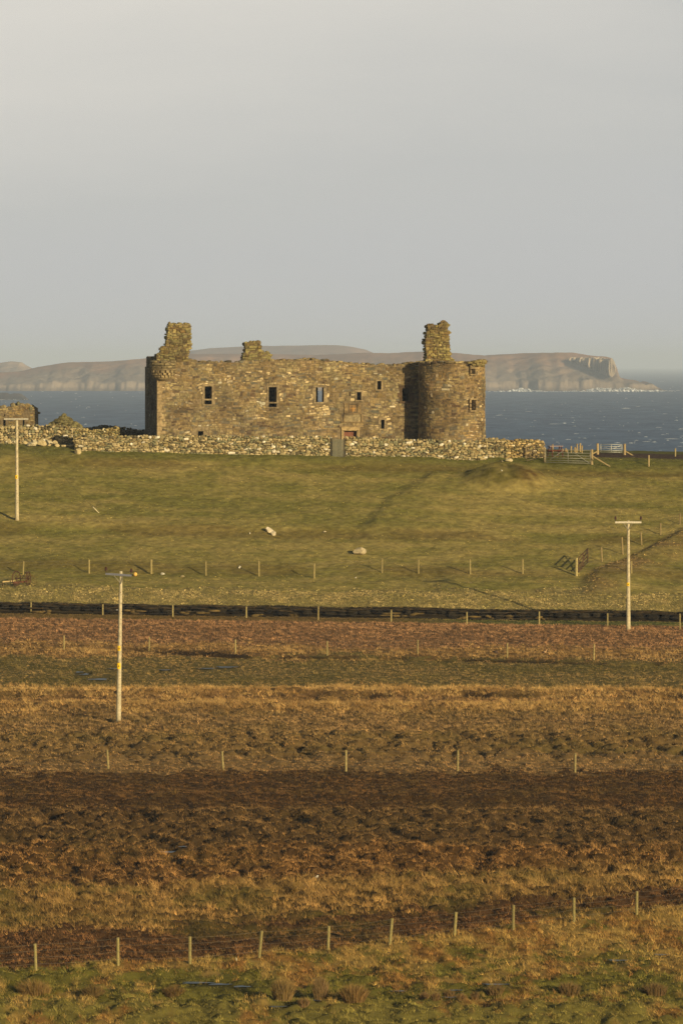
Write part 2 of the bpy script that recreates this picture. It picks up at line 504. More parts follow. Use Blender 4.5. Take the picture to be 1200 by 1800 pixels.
# ground cover types along the slope: q0, ground, grass a, grass b, blade height, tufts per m2, blades
K = .98
ZN = [
 (700, (104, 98, 46), (126, 118, 56), (164, 146, 88), .07),
 (1036, (136, 120, 64), (172, 150, 88), (140, 126, 64), .15),
 (1066, (46, 40, 20), (110, 96, 44), (140, 118, 62), .10),
 (1086, (84, 88, 34), (98, 100, 38), (130, 114, 58), .08),
 (1094, (118, 82, 50), (168, 118, 76), (138, 96, 62), .17),
 (1136, (122, 86, 44), (176, 132, 74), (142, 102, 54), .20),
 (1158, (110, 90, 42), (136, 108, 54), (158, 120, 66), .10),
 (1210, (130, 92, 44), (188, 142, 78), (156, 112, 56), .26),
 (1229, (112, 78, 42), (164, 118, 68), (134, 94, 50), .18),
 (1239, (128, 90, 44), (186, 140, 76), (152, 110, 56), .26),
 (1257, (116, 84, 44), (162, 120, 70), (140, 104, 58), .20),
 (1290, (112, 82, 42), (160, 118, 64), (140, 106, 56), .18),
 (1339, (122, 90, 50), (172, 126, 72), (148, 108, 60), .14),
 (1357, (68, 44, 19), (106, 70, 31), (88, 62, 26), .15),
 (1425, (72, 50, 24), (132, 94, 48), (108, 76, 38), .20),
 (1503, (86, 56, 24), (172, 118, 58), (138, 94, 44), .22),
 (1562, (96, 68, 30), (182, 132, 66), (144, 106, 48), .34),
 (1628, (76, 48, 24), (136, 88, 46), (98, 66, 32), .20)]
ZQ = np.array([z[0] for z in ZN], float)
ZG = np.array([lin(*z[1], K) for z in ZN]); ZA = np.array([lin(*z[2], K * 1.15) for z in ZN]); ZB = np.array([lin(*z[3], K * 1.15) for z in ZN])
ZH = np.array([z[4] for z in ZN]) * .72
def desat(c, k=.13):
    l_ = (c * np.array([.3, .6, .1])).sum(-1, keepdims=True)
    return c * (1 - k) + l_ * k * np.array([1.04, 1.02, .80])
ZG, ZA, ZB = desat(ZG), desat(ZA), desat(ZB)
_t = np.ones((len(ZN), 3)); _t[4:] = (.95, 1.04, 1.0); _t[13] *= 1.2; _t[14] *= 1.12; _t[17] *= 1.12
ZG, ZA, ZB = ZG * _t, ZA * _t, ZB * _t

def zone(X, Y):
    """ground colour, blade colour, blade height, density factor"""
    xp = 600 + F * X / np.maximum(Y, 1)
    j = (fbm(X * .35, Y * .35, 71, 3) - .5)
    q = q_of(Y + j * 5.0) + (fbm(X * 1.7, Y * 1.2, 72, 2) - .5) * 16 + (fbm(X * .08, Y * .3, 74, 2) - .5) * 16
    q0 = q_of(Y)
    fl_ = np.clip(1690 - eline(xp), -10, 100) * np.interp(q0, [1480, 1560, 1620], [0, .45, .85])
    q = q + fl_
    q = np.where((q0 > 1050) & (q0 < 1110), q0 + j * 3 + np.interp(xp, [0, 600, 1200], [0, 0, 0]), q)
    i = np.clip(np.searchsorted(ZQ, q, side='right') - 1, 0, len(ZN) - 1)
    g = ZG[i].copy()
    n = sst(.36, .64, fbm(X * .8, Y * .8, 73, 3))[:, None]
    b = ZA[i] * n + ZB[i] * (1 - n)
    h = ZH[i].copy()
    d = np.ones_like(h)
    # pasture patches: greener and straw coloured
    m = i == 0
    pn = .55 * fbm(X * .10, Y * .42, 81, 4) + .45 * fbm(X * .5, Y * .9, 87, 3)
    gr = (lin(116, 110, 52) * 1.28)[None]; st = (lin(154, 136, 78) * 1.25)[None]; rd = (lin(118, 98, 50) * K)[None]
    t = sst(.24, .76, pn)[:, None]
    pc = gr * 1.05 * (1 - t) + st * 1.05 * t
    band = np.exp(-((q0 - 940 + 8 * j) / 7) ** 2) + .8 * np.exp(-((q0 - 1000) / 8) ** 2) + .8 * np.exp(-((q0 - 826) / 6) ** 2)
    band = np.clip(band * sst(.3, .6, fbm(X * .2, Y * .2, 82, 3)), 0, .55)[:, None]
    pc = pc * (1 - band) + rd * band
    nearwall = sst(822, 800, q0)[:, None] if False else (1 - sst(806, 826, q0))[:, None]
    pc = pc * (1 - nearwall * .7) + (lin(90, 96, 42) * K)[None] * nearwall * .7
    ft = (.86 + .28 * fbm(X * 3.1, Y * 2.0, 89, 3))[:, None]
    pc = pc * ft
    g[m] = pc[m] * .8
    nn = sst(.3, .7, fbm(X * 1.4, Y * 1.2, 83, 3))[:, None]
    b[m] = (pc * (.85 + .35 * nn) * (1 - .3 * nn) + st * .3 * nn)[m]
    # mound: dark bare turf
    mr_ = np.hypot((X - 12.2) / 2.9, (Y - 417) / 2.6)
    mk = ((1 - sst(.7, 1.35, mr_)) * .95)[:, None] * (.4 + .6 * sst(.4, .6, fbm(X * 1.1, Y * 1.1, 84, 3)))[:, None]
    dk = (lin(92, 84, 36)[None] * (1 - sst(12.0, 14.2, X))[:, None] + lin(86, 64, 30)[None] * sst(12.0, 14.2, X)[:, None]) * K
    g = g * (1 - mk) + dk * mk; b = b * (1 - mk) + dk * 1.1 * mk
    # diagonal bank edge stones/dark
    lx = np.interp(q0, [800, 830, 880, 930, 960], [800, 765, 690, 640, 610])
    ek = (np.exp(-((xp - lx) / 7) ** 2) * (q0 > 825) * (q0 < 935) * .45 * sst(.46, .6, fbm(X * 1.1, Y * .5, 85, 3)))[:, None]
    g = g * (1 - ek) + lin(78, 70, 44)[None] * ek; b = b * (1 - ek) + lin(84, 76, 44)[None] * ek
    # orange verge on the right
    dl = np.interp(xp, [1020, 1056, 1092, 1126, 1160, 1194, 1260], [1004, 987, 975, 958, 940, 922, 890])
    vk = (sst(-2, 3, q0 - dl) * (1 - sst(14, 62, q0 - dl + 40 * j)) * sst(1012, 1050, xp) * (.35 + .6 * sst(.35, .65, fbm(X * .6, Y * .6, 88, 3))))[:, None]
    og = lin(150, 124, 76)[None] * K
    g = g * (1 - vk) + og * .7 * vk; b = b * (1 - vk) + og * vk
    h = np.where(vk[:, 0] > .4, .09, h)
    # green strip under the peat bank is strong only to the right
    gm = (i == 3)
    lf = (1 - sst(640, 860, xp))[:, None]
    br = lin(122, 92, 52)[None]
    g = np.where(gm[:, None], g * (1 - lf * .7) + br * lf * .7, g); b = np.where(gm[:, None], b * (1 - lf * .7) + br * lf * .7, b)
    # drains: black peat
    dq = np.exp(-((q0 - np.interp(xp, [0, 230, 420, 700, 1200], [1141, 1147, 1156, 1158, 1166]) + 6 * j) / 2.6) ** 2) * sst(.35, .5, fbm(X * .4, Y * .1, 86, 3))
    dq = np.maximum(dq, np.exp(-((q0 - 1228 + 5 * j) / 2.2) ** 2) * sst(.5, .62, fbm(X * .3, Y * 0 + 1, 31, 2)))
    dq = np.clip(dq * 1.3, 0, .92)[:, None]
    pk = lin(44, 32, 18)[None]
    g = g * (1 - dq) + pk * dq; b = b * (1 - dq) + pk * 1.4 * dq; d = d * (1 - dq[:, 0] * .8)
    # hollows hold wet peat, their shade deepened in the colour; tops hold straw
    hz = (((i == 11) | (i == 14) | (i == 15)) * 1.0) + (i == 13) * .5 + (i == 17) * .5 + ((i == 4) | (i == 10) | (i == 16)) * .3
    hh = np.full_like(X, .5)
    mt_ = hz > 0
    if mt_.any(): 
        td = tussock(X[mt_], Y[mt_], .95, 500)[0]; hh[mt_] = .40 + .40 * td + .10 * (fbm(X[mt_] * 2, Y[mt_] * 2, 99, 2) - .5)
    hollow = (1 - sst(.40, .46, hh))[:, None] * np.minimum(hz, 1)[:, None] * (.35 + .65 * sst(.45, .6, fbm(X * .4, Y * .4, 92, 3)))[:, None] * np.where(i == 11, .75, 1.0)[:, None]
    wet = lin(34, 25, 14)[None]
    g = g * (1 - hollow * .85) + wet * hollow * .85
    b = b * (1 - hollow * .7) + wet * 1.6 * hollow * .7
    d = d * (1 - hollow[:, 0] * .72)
    top = sst(.58, .74, hh)[:, None] * hz[:, None]
    b = b * (1 + .22 * top)
    # green flushes in the bog
    gf = (sst(.55, .68, fbm(X * .18, Y * .35, 91, 3)) * np.interp(q0, [1150, 1165, 1205, 1215, 1290, 1340, 1345, 1540, 1570, 1640, 1660], [0, .5, .5, .1, .2, .35, 0, .15, .6, .5, .1]))[:, None]
    gg = lin(98, 90, 40)[None]
    g = g * (1 - gf) + gg * .8 * gf; b = b * (1 - gf) + gg * gf
    # near side of the closest fence
    fgm = sst(-2, 4, q0 + 4 * j - eline(xp))[:, None]
    s1 = fbm(X * .55, Y * .45, 95, 4)
    grn = lin(108, 106, 42)[None]; strw = lin(166, 136, 74)[None]; rus = lin(146, 108, 56)[None]; lim = lin(130, 122, 58)[None]
    kg = (.85 * sst(.44, .62, s1 + .5 * (fbm(X * 1.9, Y * 1.5, 98, 2) - .5) + np.interp(q0, [1610, 1690, 1730, 1755, 1768, 1800], [-.18, -.08, .13, .17, .20, .22])))[:, None]
    kr = sst(.5, .62, fbm(X * .9, Y * .7, 96, 3))[:, None]
    fb = (strw * (1 - kr) + rus * kr)
    lowk = sst(1762, 1778, q0 + 20 * j)[:, None]
    fb = fb * (1 - kg) + (grn * (1 - lowk) + lim * lowk) * kg
    g = g * (1 - fgm) + fb * .62 * fgm
    nb_ = (.75 + .5 * fbm(X * 2.5, Y * 2.5, 97, 2))[:, None]
    b = b * (1 - fgm) + fb * 1.15 * nb_ * fgm
    h = np.where(fgm[:, 0] > .5, .10 + .10 * (1 - kg[:, 0]), h)
    # track behind the right-hand field
    tr = (sst(427.5, 428.5, Y) * (1 - sst(437, 439, Y)) * sst(1030, 1050, xp))[:, None]
    g = g * (1 - tr) + lin(86, 70, 58)[None] * tr; d = d * (1 - tr[:, 0])
    # dark face of the peat bank
    pb = (sst(379.3, 379.9, Y) * (1 - sst(381.0, 381.3, Y)) * .8)[:, None]
    g = g * (1 - pb) + lin(42, 34, 20)[None] * pb
    d = d * (1 - (sst(379.6, 380.1, Y) * (1 - sst(380.9, 381.2, Y))))
    # water margins
    for (x, y, hw, hd, zz) in _wat:
        mk = (np.abs(X - x) < hw * 2.2) & (np.abs(Y - y) < hd * 2.2 + 2.2)
        if not mk.any(): continue
        dy_ = Y[mk] - y
        r = np.hypot((X[mk] - x) / (hw * 1.1), dy_ / (hd * 1.1 + (dy_ < 0) * .6))
        wk = (1 - sst(1.0, 1.5, r))
        d[mk] *= (1 - (1 - sst(1.1, 1.9, r))); g[mk] = g[mk] * (1 - wk[:, None] * .35) + wet * wk[:, None] * .35
    return g, b, h, d

fX, fY = GX.ravel(), GY.ravel()
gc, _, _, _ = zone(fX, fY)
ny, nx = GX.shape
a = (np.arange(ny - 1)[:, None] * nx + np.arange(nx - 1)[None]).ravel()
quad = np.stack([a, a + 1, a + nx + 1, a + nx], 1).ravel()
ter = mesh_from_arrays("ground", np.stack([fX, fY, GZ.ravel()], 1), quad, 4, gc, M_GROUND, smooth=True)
tag(ter, "sloping green pasture above a banded brown bog", None, None, "structure")

def blades(name, label, x0, x1, y0, y1, dens, nb, hmul, wid, spread, seed, qlim=None, hfix=None, colmul=1.0, splay=.5, mask=None, var=0.0):
    rng = np.random.default_rng(seed)
    n = int((x1 - x0) * (y1 - y0) * dens)
    X = rng.uniform(x0, x1, n); Y = rng.uniform(y0, y1, n)
    keep = np.abs(X) < .0665 * Y + 8
    X, Y = X[keep], Y[keep]
    if mask is not None:
        k = rng.random(len(X)) < mask(X, Y); X, Y = X[k], Y[k]
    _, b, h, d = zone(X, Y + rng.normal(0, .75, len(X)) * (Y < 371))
    k = rng.random(len(X)) < d
    X, Y, b, h = X[k], Y[k], b[k], h[k]
    if hfix is not None: h = np.full_like(h, hfix)
    n = len(X)
    fl = (rng.random(n) < .22)[:, None]
    b = np.where(fl, b * np.array([1.45, 1.35, 1.3]), b * .93)
    if var: b = b * np.exp(rng.normal(0, .34, (n, 1)) * var)
    tv = rng.uniform(.6, 1.35, n)
    X = np.repeat(X, nb); Y = np.repeat(Y, nb); b = np.repeat(b * (rng.uniform(.65, 1.32, (n, 1))), nb, 0); h = np.repeat(h * tv, nb)
    m = len(X)
    X = X + rng.normal(0, spread, m); Y = Y + rng.normal(0, spread, m)
    Z = gheight(X, Y) - .02
    a = rng.uniform(0, 2 * np.pi, m)
    hh = h * hmul * rng.uniform(.55, 1.2, m)
    ln = hh * splay * rng.uniform(.2, 1.3, m)
    la = rng.uniform(0, 2 * np.pi, m)
    wv = wid * rng.uniform(.6, 1.4, m)
    cx, cy = np.cos(a) * wv / 2, np.sin(a) * wv / 2
    V = np.empty((m, 3, 3), np.float32)
    V[:, 0] = np.stack([X - cx, Y - cy, Z], 1); V[:, 1] = np.stack([X + cx, Y + cy, Z], 1)
    V[:, 2] = np.stack([X + np.cos(la) * ln - .15 * hh, Y + np.sin(la) * ln, Z + hh], 1)
    c = b * rng.uniform(.8, 1.22, (m, 1)) * colmul
    C = np.repeat(c, 3, 0)
    o = mesh_from_arrays(name, V.reshape(-1, 3), np.arange(m * 3), 3, C, M_BLADE)
    tag(o, label, None, None, "stuff")
    return o

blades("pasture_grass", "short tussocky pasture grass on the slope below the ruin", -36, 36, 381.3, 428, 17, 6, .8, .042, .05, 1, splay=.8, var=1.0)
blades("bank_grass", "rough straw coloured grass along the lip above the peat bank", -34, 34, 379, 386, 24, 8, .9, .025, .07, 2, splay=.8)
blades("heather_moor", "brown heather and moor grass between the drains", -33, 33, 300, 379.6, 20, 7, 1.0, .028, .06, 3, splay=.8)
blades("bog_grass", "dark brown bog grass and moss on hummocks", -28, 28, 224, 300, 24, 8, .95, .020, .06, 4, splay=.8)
def tallmask(X, Y):
    q = q_of(Y) + (fbm(X * .5, Y * .5, 201, 2) - .5) * 14
    q = q + np.clip(1690 - eline(600 + F * X / Y), -10, 100) * np.interp(q, [1480, 1560, 1620], [0, .45, .85])
    m = np.exp(-((q - 1220) / 7) ** 2) + np.exp(-((q - 1247) / 7) ** 2) + 1.0 * np.exp(-((q - 1590) / 22) ** 2) + .35 * np.exp(-((q - 1405) / 5) ** 2) + .3 * np.exp(-((q - 1515) / 8) ** 2) + .5 * np.exp(-((q - 1146) / 4) ** 2)
    xp = 600 + F * X / Y
    m = m * (.15 + .85 * sst(.38, .58, fbm(X * .35, Y * .35, 202, 3))) + .4 * np.exp(-((q - eline(xp) - 6) / 7) ** 2) * sst(.4, .6, fbm(X * .7, Y * .5, 203, 2))
    m = m + np.interp(q, [1060, 1100, 1140, 1290, 1340, 1430, 1440, 1560, 1640, 1800], [0, .05, .10, .16, .05, .08, .22, .25, .12, .16])
    return np.clip(m, 0, 1)
def fans(name, label, x0, x1, y0, y1, dens, nb, seed, mask, hbase, rad, colmul):
    """grass tussocks: blades fanning out of a common foot"""
    rng = np.random.default_rng(seed)
    n = int((x1 - x0) * (y1 - y0) * dens)
    X = rng.uniform(x0, x1, n); Y = rng.uniform(y0, y1, n)
    k = (np.abs(X) < .0665 * Y + 8); X, Y = X[k], Y[k]
    mk = mask(X, Y); k = rng.random(len(X)) < mk; X, Y, mk = X[k], Y[k], mk[k]
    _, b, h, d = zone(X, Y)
    k = rng.random(len(X)) < d; X, Y, b, mk = X[k], Y[k], b[k], mk[k]
    n = len(X); m = n * nb
    sz = np.repeat(rng.uniform(.55, 1.35, n) * (.55 + .45 * mk), nb)
    b = np.repeat(b * rng.uniform(.75, 1.3, (n, 1)), nb, 0) * colmul
    a = rng.uniform(0, 2 * np.pi, m); r = rng.random(m) ** .7
    bx, by = np.repeat(X, nb) + np.cos(a) * r * rad * sz, np.repeat(Y, nb) + np.sin(a) * r * rad * sz
    H = hbase * sz * (1 - .55 * r ** 2) * rng.uniform(.6, 1.1, m)
    out = (.25 + .8 * r) * H * rng.uniform(.4, 1.2, m)
    Z = gheight(bx, by) - .03
    wv = rng.uniform(.010, .022, m); pr = rng.uniform(0, np.pi, m); cx, cy = np.cos(pr) * wv / 2, np.sin(pr) * wv / 2
    V = np.empty((m, 3, 3), np.float32)
    V[:, 0] = np.stack([bx - cx, by - cy, Z], 1); V[:, 1] = np.stack([bx + cx, by + cy, Z], 1)
    V[:, 2] = np.stack([bx + np.cos(a) * out - .2 * H, by + np.sin(a) * out, Z + H], 1)
    C = np.repeat(b * rng.uniform(.72, 1.25, (m, 1)), 3, 0)
    tag(mesh_from_arrays(name, V.reshape(-1, 3), np.arange(m * 3), 3, C, M_BLADE), label, None, None, "stuff")
fans("tall_grass", "long tan bleached grass tussocks across the bog", -32, 32, 226, 376, 2.6, 56, 5, tallmask, .40, .24, 1.08)

# ------------------------------------------------------------------ water and islands
sea = MB()
sea.add([(-24000, 566, 0), (24000, 566, 0), (24000, 39000, 0), (-24000, 39000, 0)], [(0, 1, 2, 3)])
tag(sea.build("sea", M_SEA), "dark blue choppy sea behind the ruin", None, None, "structure")
for (x, y, hw, hd, zz) in _wat:
    m = MB(); n = 28; vs = []
    for k in range(n):
        a = 2 * math.pi * k / n; r = 1.0 + .22 * math.sin(3 * a + x * 7) + .12 * math.sin(5 * a + y * 3)
        vs.append((x + hw * r * math.cos(a), y + hd * r * math.sin(a), zz - .012))
    m.add(vs, [tuple(range(n))])
    tag(m.build("water", M_PUDDLE), "small pool of standing water in the bog", None, None, "structure")

rng = np.random.default_rng(21)
# whitecaps: low foam crests
m = MB()
for k in range(800):
    yp = 648 + (805 - 648) * rng.random() ** .9
    Y = F * EYE / (yp - HZ)
    if Y > 14000: continue
    X = rng.uniform(-.075, .075) * Y
    if abs(fbm(np.array([X * .004]), np.array([Y * .001]), 301, 2)[0] - .5) < .02: continue
    ln = (.5 + 2.2 * rng.random() ** 2) * (1 + 1.6 * (rng.random() < .1)) * (Y / 2600.0) ** .5; ht = rng.uniform(.08, .32) * (Y / 2200.) ** .5
    n = 5; vs = []
    yo = [rng.uniform(-6, 6) for _ in range(n)]
    for i in range(n):
        t = i / (n - 1); hh = ht * math.sin(math.pi * (t * .9 + .05)) * rng.uniform(.6, 1.2)
        vs += [(X + ln * (t - .5) , Y + yo[i] * .3, -.05), (X + ln * (t - .5), Y + yo[i] * .3 + 2, hh), (X + ln * (t - .5), Y + yo[i] * .3 + 4, -.05)]
    fs = []
    for i in range(n - 1):
        fs += [(3 * i, 3 * i + 3, 3 * i + 4, 3 * i + 1), (3 * i + 1, 3 * i + 4, 3 * i + 5, 3 * i + 2)]
    m.add(vs, fs, lin(225, 228, 226, .9))
tag(m.build("whitecaps", M_PAINT), "scattered white breaking wave crests on the sea", None, None, "stuff")

def island(name, label, Y0, depth, prof, cliff, zc=0.0, nx_=420, seed=0, land=(160, 122, 90), rockc=(142, 126, 106), x0=None, x1=None, peak=.55, rough=1.0):
    pxs = np.array([p[0] for p in prof], float); pys = np.array([p[1] for p in prof], float)
    u = np.linspace(pxs[0], pxs[-1], nx_); v = np.concatenate([np.linspace(0, .2, 26), np.linspace(.22, 1, 40)])
    U, Vv = np.meshgrid(u, v)
    Yr = Y0 + depth * peak
    uu_ = 600 + (U - 600) * ((Y0 + depth * (peak if Y0 > 8000 else .30)) / Yr)
    top = (HZ - np.interp(uu_, pxs, pys)) * Yr / F + EYE
    top = np.maximum(top, .2)
    X = (U - 600) / F * (Y0 + depth * (peak if Y0 > 8000 else .30))
    Y = Y0 + depth * Vv + 50 * (fbm(U * .02, U * 0, seed + 3, 3) - .5)
    ch = cliff * (.5 + .9 * fbm(U * .03, U * 0 + 5, seed + 4, 4)) * .8
    ch = np.minimum(ch, top * .8)
    cl = sst(0.005, .05, Vv + .03 * (fbm(U * .12, Vv * 8, seed + 9, 3) - .5))
    rise = np.sin(np.clip(Vv / peak, 0, 1) * np.pi / 2) ** 1.2
    fall = 1 - sst(peak, 1.0, Vv)
    Z = (ch * cl + (top - ch) * rise) * fall
    Z = Z + rough * (fbm(U * .06, Vv * 22, seed + 5, 5) - .5) * (1.4 + 3.2 * (1 - sst(.05, .45, Vv))) * sst(0, .02, Vv) * np.clip(top / 30, .15, 1)
    Z = Z - 1.2 * (Vv < .001) * 3
    # colours
    rk = np.clip((1 - sst(.10, .42, Vv + .22 * (fbm(U * .05, Vv * 8, seed + 6, 3) - .5))), 0, 1)[..., None]
    lc = lin(*land)[None, None] * (.75 + .55 * fbm(U * .03, Vv * 7, seed + 7, 4))[..., None]
    rc = lin(*rockc)[None, None] * (.55 + .8 * (.5 * fbm(U * .10, Vv * 30, seed + 8, 4) + .5 * fbm(U * .4, Vv * 50, seed + 18, 3)))[..., None]
    wet = (1 - sst(1.5, 5, Z))[..., None] * .6
    c = lc * (1 - rk) + rc * rk
    c = c * (1 - wet) + lin(60, 52, 46)[None, None] * wet
    nyy, nxx = U.shape
    a = (np.arange(nyy - 1)[:, None] * nxx + np.arange(nxx - 1)[None]).ravel()
    o = mesh_from_arrays(name, np.stack([X.ravel(), Y.ravel(), Z.ravel() + zc], 1), np.stack([a, a + 1, a + nxx + 1, a + nxx], 1).ravel(), 4, c.reshape(-1, 3), M_LAND, smooth=True)
    tag(o, label, None, None, "structure")
    return o
island("hills", "long low brown island ending in a cliff headland", 6350, 360,
       [(-500, 650), (-200, 660), (0, 655), (40, 652), (70, 645), (110, 638), (150, 636), (200, 635), (257, 630), (330, 622), (450, 622), (560, 624), (640, 620), (680, 621), (740, 618), (800, 621), (850, 625), (900, 622), (950, 620), (1005, 620), (1030, 624), (1060, 627), (1072, 629), (1076, 636), (1079, 655), (1084, 663), (1100, 667), (1112, 668), (1120, 674), (1130, 670), (1140, 678), (1152, 685), (1160, 689)], 10, seed=5, nx_=900)
island("hills", "distant pale ridge rising behind the long island", 8600, 1200,
       [(180, 650), (260, 634), (330, 617), (370, 612), (420, 609), (480, 608), (560, 606.5), (590, 606.5), (615, 609), (640, 614), (665, 624), (700, 640), (740, 660)], 4, seed=25, land=(160, 126, 98))
island("hills", "small rounded rocky knoll far off at the left edge", 8200, 500,
       [(-80, 664), (-40, 650), (-10, 640), (0, 638), (22, 635), (40, 637), (47, 642), (62, 650), (85, 664)], 6, seed=45, land=(172, 146, 116))
island("sea_rock", "dark low skerry in the sea at the left edge", 4750, 90,
       [(-260, 708), (-60, 696), (-20, 692), (0, 690.5), (12, 690), (18, 693), (26, 691), (38, 692), (46, 697), (52, 703)], 2.5, seed=65, land=(86, 76, 66), rockc=(80, 72, 62), nx_=160, rough=.5)

# cliff columns on the headland
m = MB()
Yc = 6350 + 360 * .42
for k in range(60):
    xp = 1008 + k * 1.15 + random.uniform(-.5, .5)
    tp = np.interp(xp, [1008, 1030, 1060, 1076], [629, 629, 630, 631]) + random.uniform(0, 2)
    bt = np.interp(xp, [1008, 1030, 1050, 1076], [634, 642, 652, 662]) + random.uniform(-2, 2)
    Yk = Yc - 60 + random.uniform(-14, 14) - (xp - 1008) * 1.2
    zt = EYE - (tp - HZ) * Yk / F; zb = EYE - (bt - HZ) * Yk / F
    wd = random.uniform(.9, 2.2) * Yk / F
    m.stone(((xp - 600) * Yk / F, Yk + 12, (zt + zb) / 2), (wd * 1.3, 34, zt - zb + 2), lin(178, 160, 130, random.uniform(.7, 1.2)), rz=random.uniform(-.35, .35), power=.35, jit=.1)
tag(m.build("hills", M_LAND), "ribbed grey rock cliff at the tip of the headland", None, None, "structure")

# surf
m = MB()
def foam(xp, yp, wpx, hpx, n=7):
    Y = F * EYE / (yp - HZ) if yp > 660 else 6300
    X = (xp - 600) / F * Y; k_ = Y / F
    for i in range(n * 3):
        t = random.gauss(0, .38)
        m.stone((X + t * wpx * k_, Y + random.uniform(-25, 12), random.uniform(0, .75) * hpx * k_ * math.exp(-t * t * 3)), (wpx * k_ * random.uniform(.08, .3), 5, hpx * k_ * random.uniform(.2, .55)), lin(222, 223, 220, random.uniform(.6, .9)), tilt=random.uniform(-.5, .5), power=.6, jit=.4)
def ribbon(xa, xb, yp, hmax, dens=.75):
    Y = F * EYE / (yp - HZ); k_ = Y / F; x = xa
    while x < xb:
        wd = random.uniform(1.5, 9)
        if random.random() < dens:
            hh = hmax * k_ * random.uniform(.3, 1)
            m.stone(((x + wd / 2 - 600) * k_, Y + random.uniform(-15, 15), hh * .2), (wd * k_, 8, hh * 1.6), lin(226, 227, 224, random.uniform(.7, .95)), power=.75, jit=.25)
        x += wd * random.uniform(.7, 1.1)
ribbon(850, 1062, 688.8, 2.6, .9); ribbon(1035, 1160, 688.4, 4.6, 1); ribbon(1035, 1140, 687.6, 5.5, .8); ribbon(1100, 1190, 686.8, 1.6, .7); ribbon(898, 930, 688.8, 6.0, 1)
for xp, wp, hp in ((1052, 30, 9), (1066, 26, 7), (1100, 30, 8), (1085, 20, 6), (918, 26, 7), (912, 22, 6), (905, 12, 3), (945, 14, 3), (1010, 10, 3), (1048, 10, 5), (1056, 20, 7), (1064, 12, 5), (1075, 18, 3), (1097, 22, 9), (1104, 24, 6), (1118, 26, 4), (1135, 22, 3), (1150, 30, 2.2), (1165, 24, 1.6), (1040, 12, 3)):
    foam(xp, 688, wp, hp, 12)
for xp in range(-10, 50, 4): foam(xp, 703, 6, 2, 3)
for xp in range(0, 257, 7):
    if random.random() < .5: foam(xp, 686.5, 6, .9, 2)
tag(m.build("surf", M_PAINT), "white surf breaking round the headland and rocks", None, None, "stuff")

# ------------------------------------------------------------------ peat bank scallops
m = MB()
x = -32.0
while x < 32:
    wd = random.uniform(.45, 1.0)
    seq = np.arange(378.6, 382.6, .1); hs = gheight(np.full_like(seq, x + wd / 2), seq)
    k = int(np.argmax(np.diff(hs))); yy = float(seq[k])
    zb, zt = float(hs[max(0, k - 4)]), float(hs[min(len(hs) - 1, k + 5)])
    ht = zt - zb
    gap_ = fbm(np.array([x * .9]), np.array([3.0]), 411, 2)[0] > .74
    if not gap_:
        hk = random.uniform(.50, .84)
        m.stone((x + wd / 2, yy - .20, zt - ht * hk * .5 - .06), (wd * .97, .75, ht * hk), lin(36, 30, 18, random.uniform(.35, 1.2)), rz=random.uniform(-.12, .12), power=random.uniform(.4, .55), jit=.09)
    for k_ in range(4):
        m.stone((x + wd * random.uniform(0, 1), yy - .24 + random.uniform(-.05, .1), zt - random.uniform(0, .10)), (wd * random.uniform(.7, 1.6), .7, random.uniform(.07, .17)), lin(66, 52, 26, random.uniform(.35, .9)), tilt=random.uniform(-.06, .06), power=.55, jit=.2, smooth=True)
    if gap_ or random.random() < .12:
        for k_ in range(3): m.stone((x + wd * random.uniform(0, 1), yy - .4, zb + ht * random.uniform(0, .35)), (wd * random.uniform(.6, 1.2), .5, random.uniform(.1, .22)), lin(120, 98, 52, random.uniform(.4, .9)), power=.55, jit=.2, smooth=True)
    x += wd * random.uniform(.97, 1.04)
tag(m.build("peat_bank", M_DARK), "black scalloped peat bank under the lip of the pasture", None, None, "structure")

# ------------------------------------------------------------------ castle
T = R(8.0)
P0 = Vector(((277 - 600) / F * 427.0, 427.0, 0))
ZB = 23.1            # foot of the castle walls
AX = Vector((math.cos(T), math.sin(T), 0)); NRM = Vector((math.sin(T), -math.cos(T), 0))
def u_of(xp, w=0.0):
    k = (xp - 600) / F; x0 = P0.x + NRM.x * w; y0 = P0.y + NRM.y * w
    return (k * y0 - x0) / (AX.x - k * AX.y)
def z_of(yp, Y): return EYE - (yp - HZ) * Y / F
def W(u, v, wv): return P0 + AX * u + NRM * wv + Vector((0, 0, v))
castle = empty("ruined_castle", (P0.x, P0.y, ZB), "long roofless brown stone castle ruin with a round tower on its right corner", "castle")
CL = castle.location.copy()

def castle_col():
    r = random.random()
    if r < .02: return lin(200, 186, 154, random.uniform(.75, 1.0))
    if r < .10: return lin(166, 146, 110, random.uniform(.8, 1.0))
    if r < .22: return lin(122, 114, 94, random.uniform(.75, .95))
    if r < .30: return lin(108, 90, 68, random.uniform(.75, 1.05))
    return lin(*random.choice([(154, 136, 94), (146, 127, 84), (164, 145, 102), (140, 121, 82), (152, 134, 94), (130, 112, 80)]), random.uniform(.84, 1.10))
def pale_col(): return lin(206, 182, 134, random.uniform(.8, 1.05))
def dry_col():
    r = random.random()
    if r < .05: return lin(226, 214, 186, random.uniform(.8, 1.0))
    if r < .30: return lin(190, 170, 124, random.uniform(.75, 1.0))
    if r < .48: return lin(140, 134, 98, random.uniform(.65, .95))
    if r < .56: return lin(104, 94, 66, random.uniform(.65, 1.0))
    return lin(*random.choice([(164, 148, 104), (154, 138, 94), (170, 154, 114), (150, 130, 86)]), random.uniform(.68, 1.05))

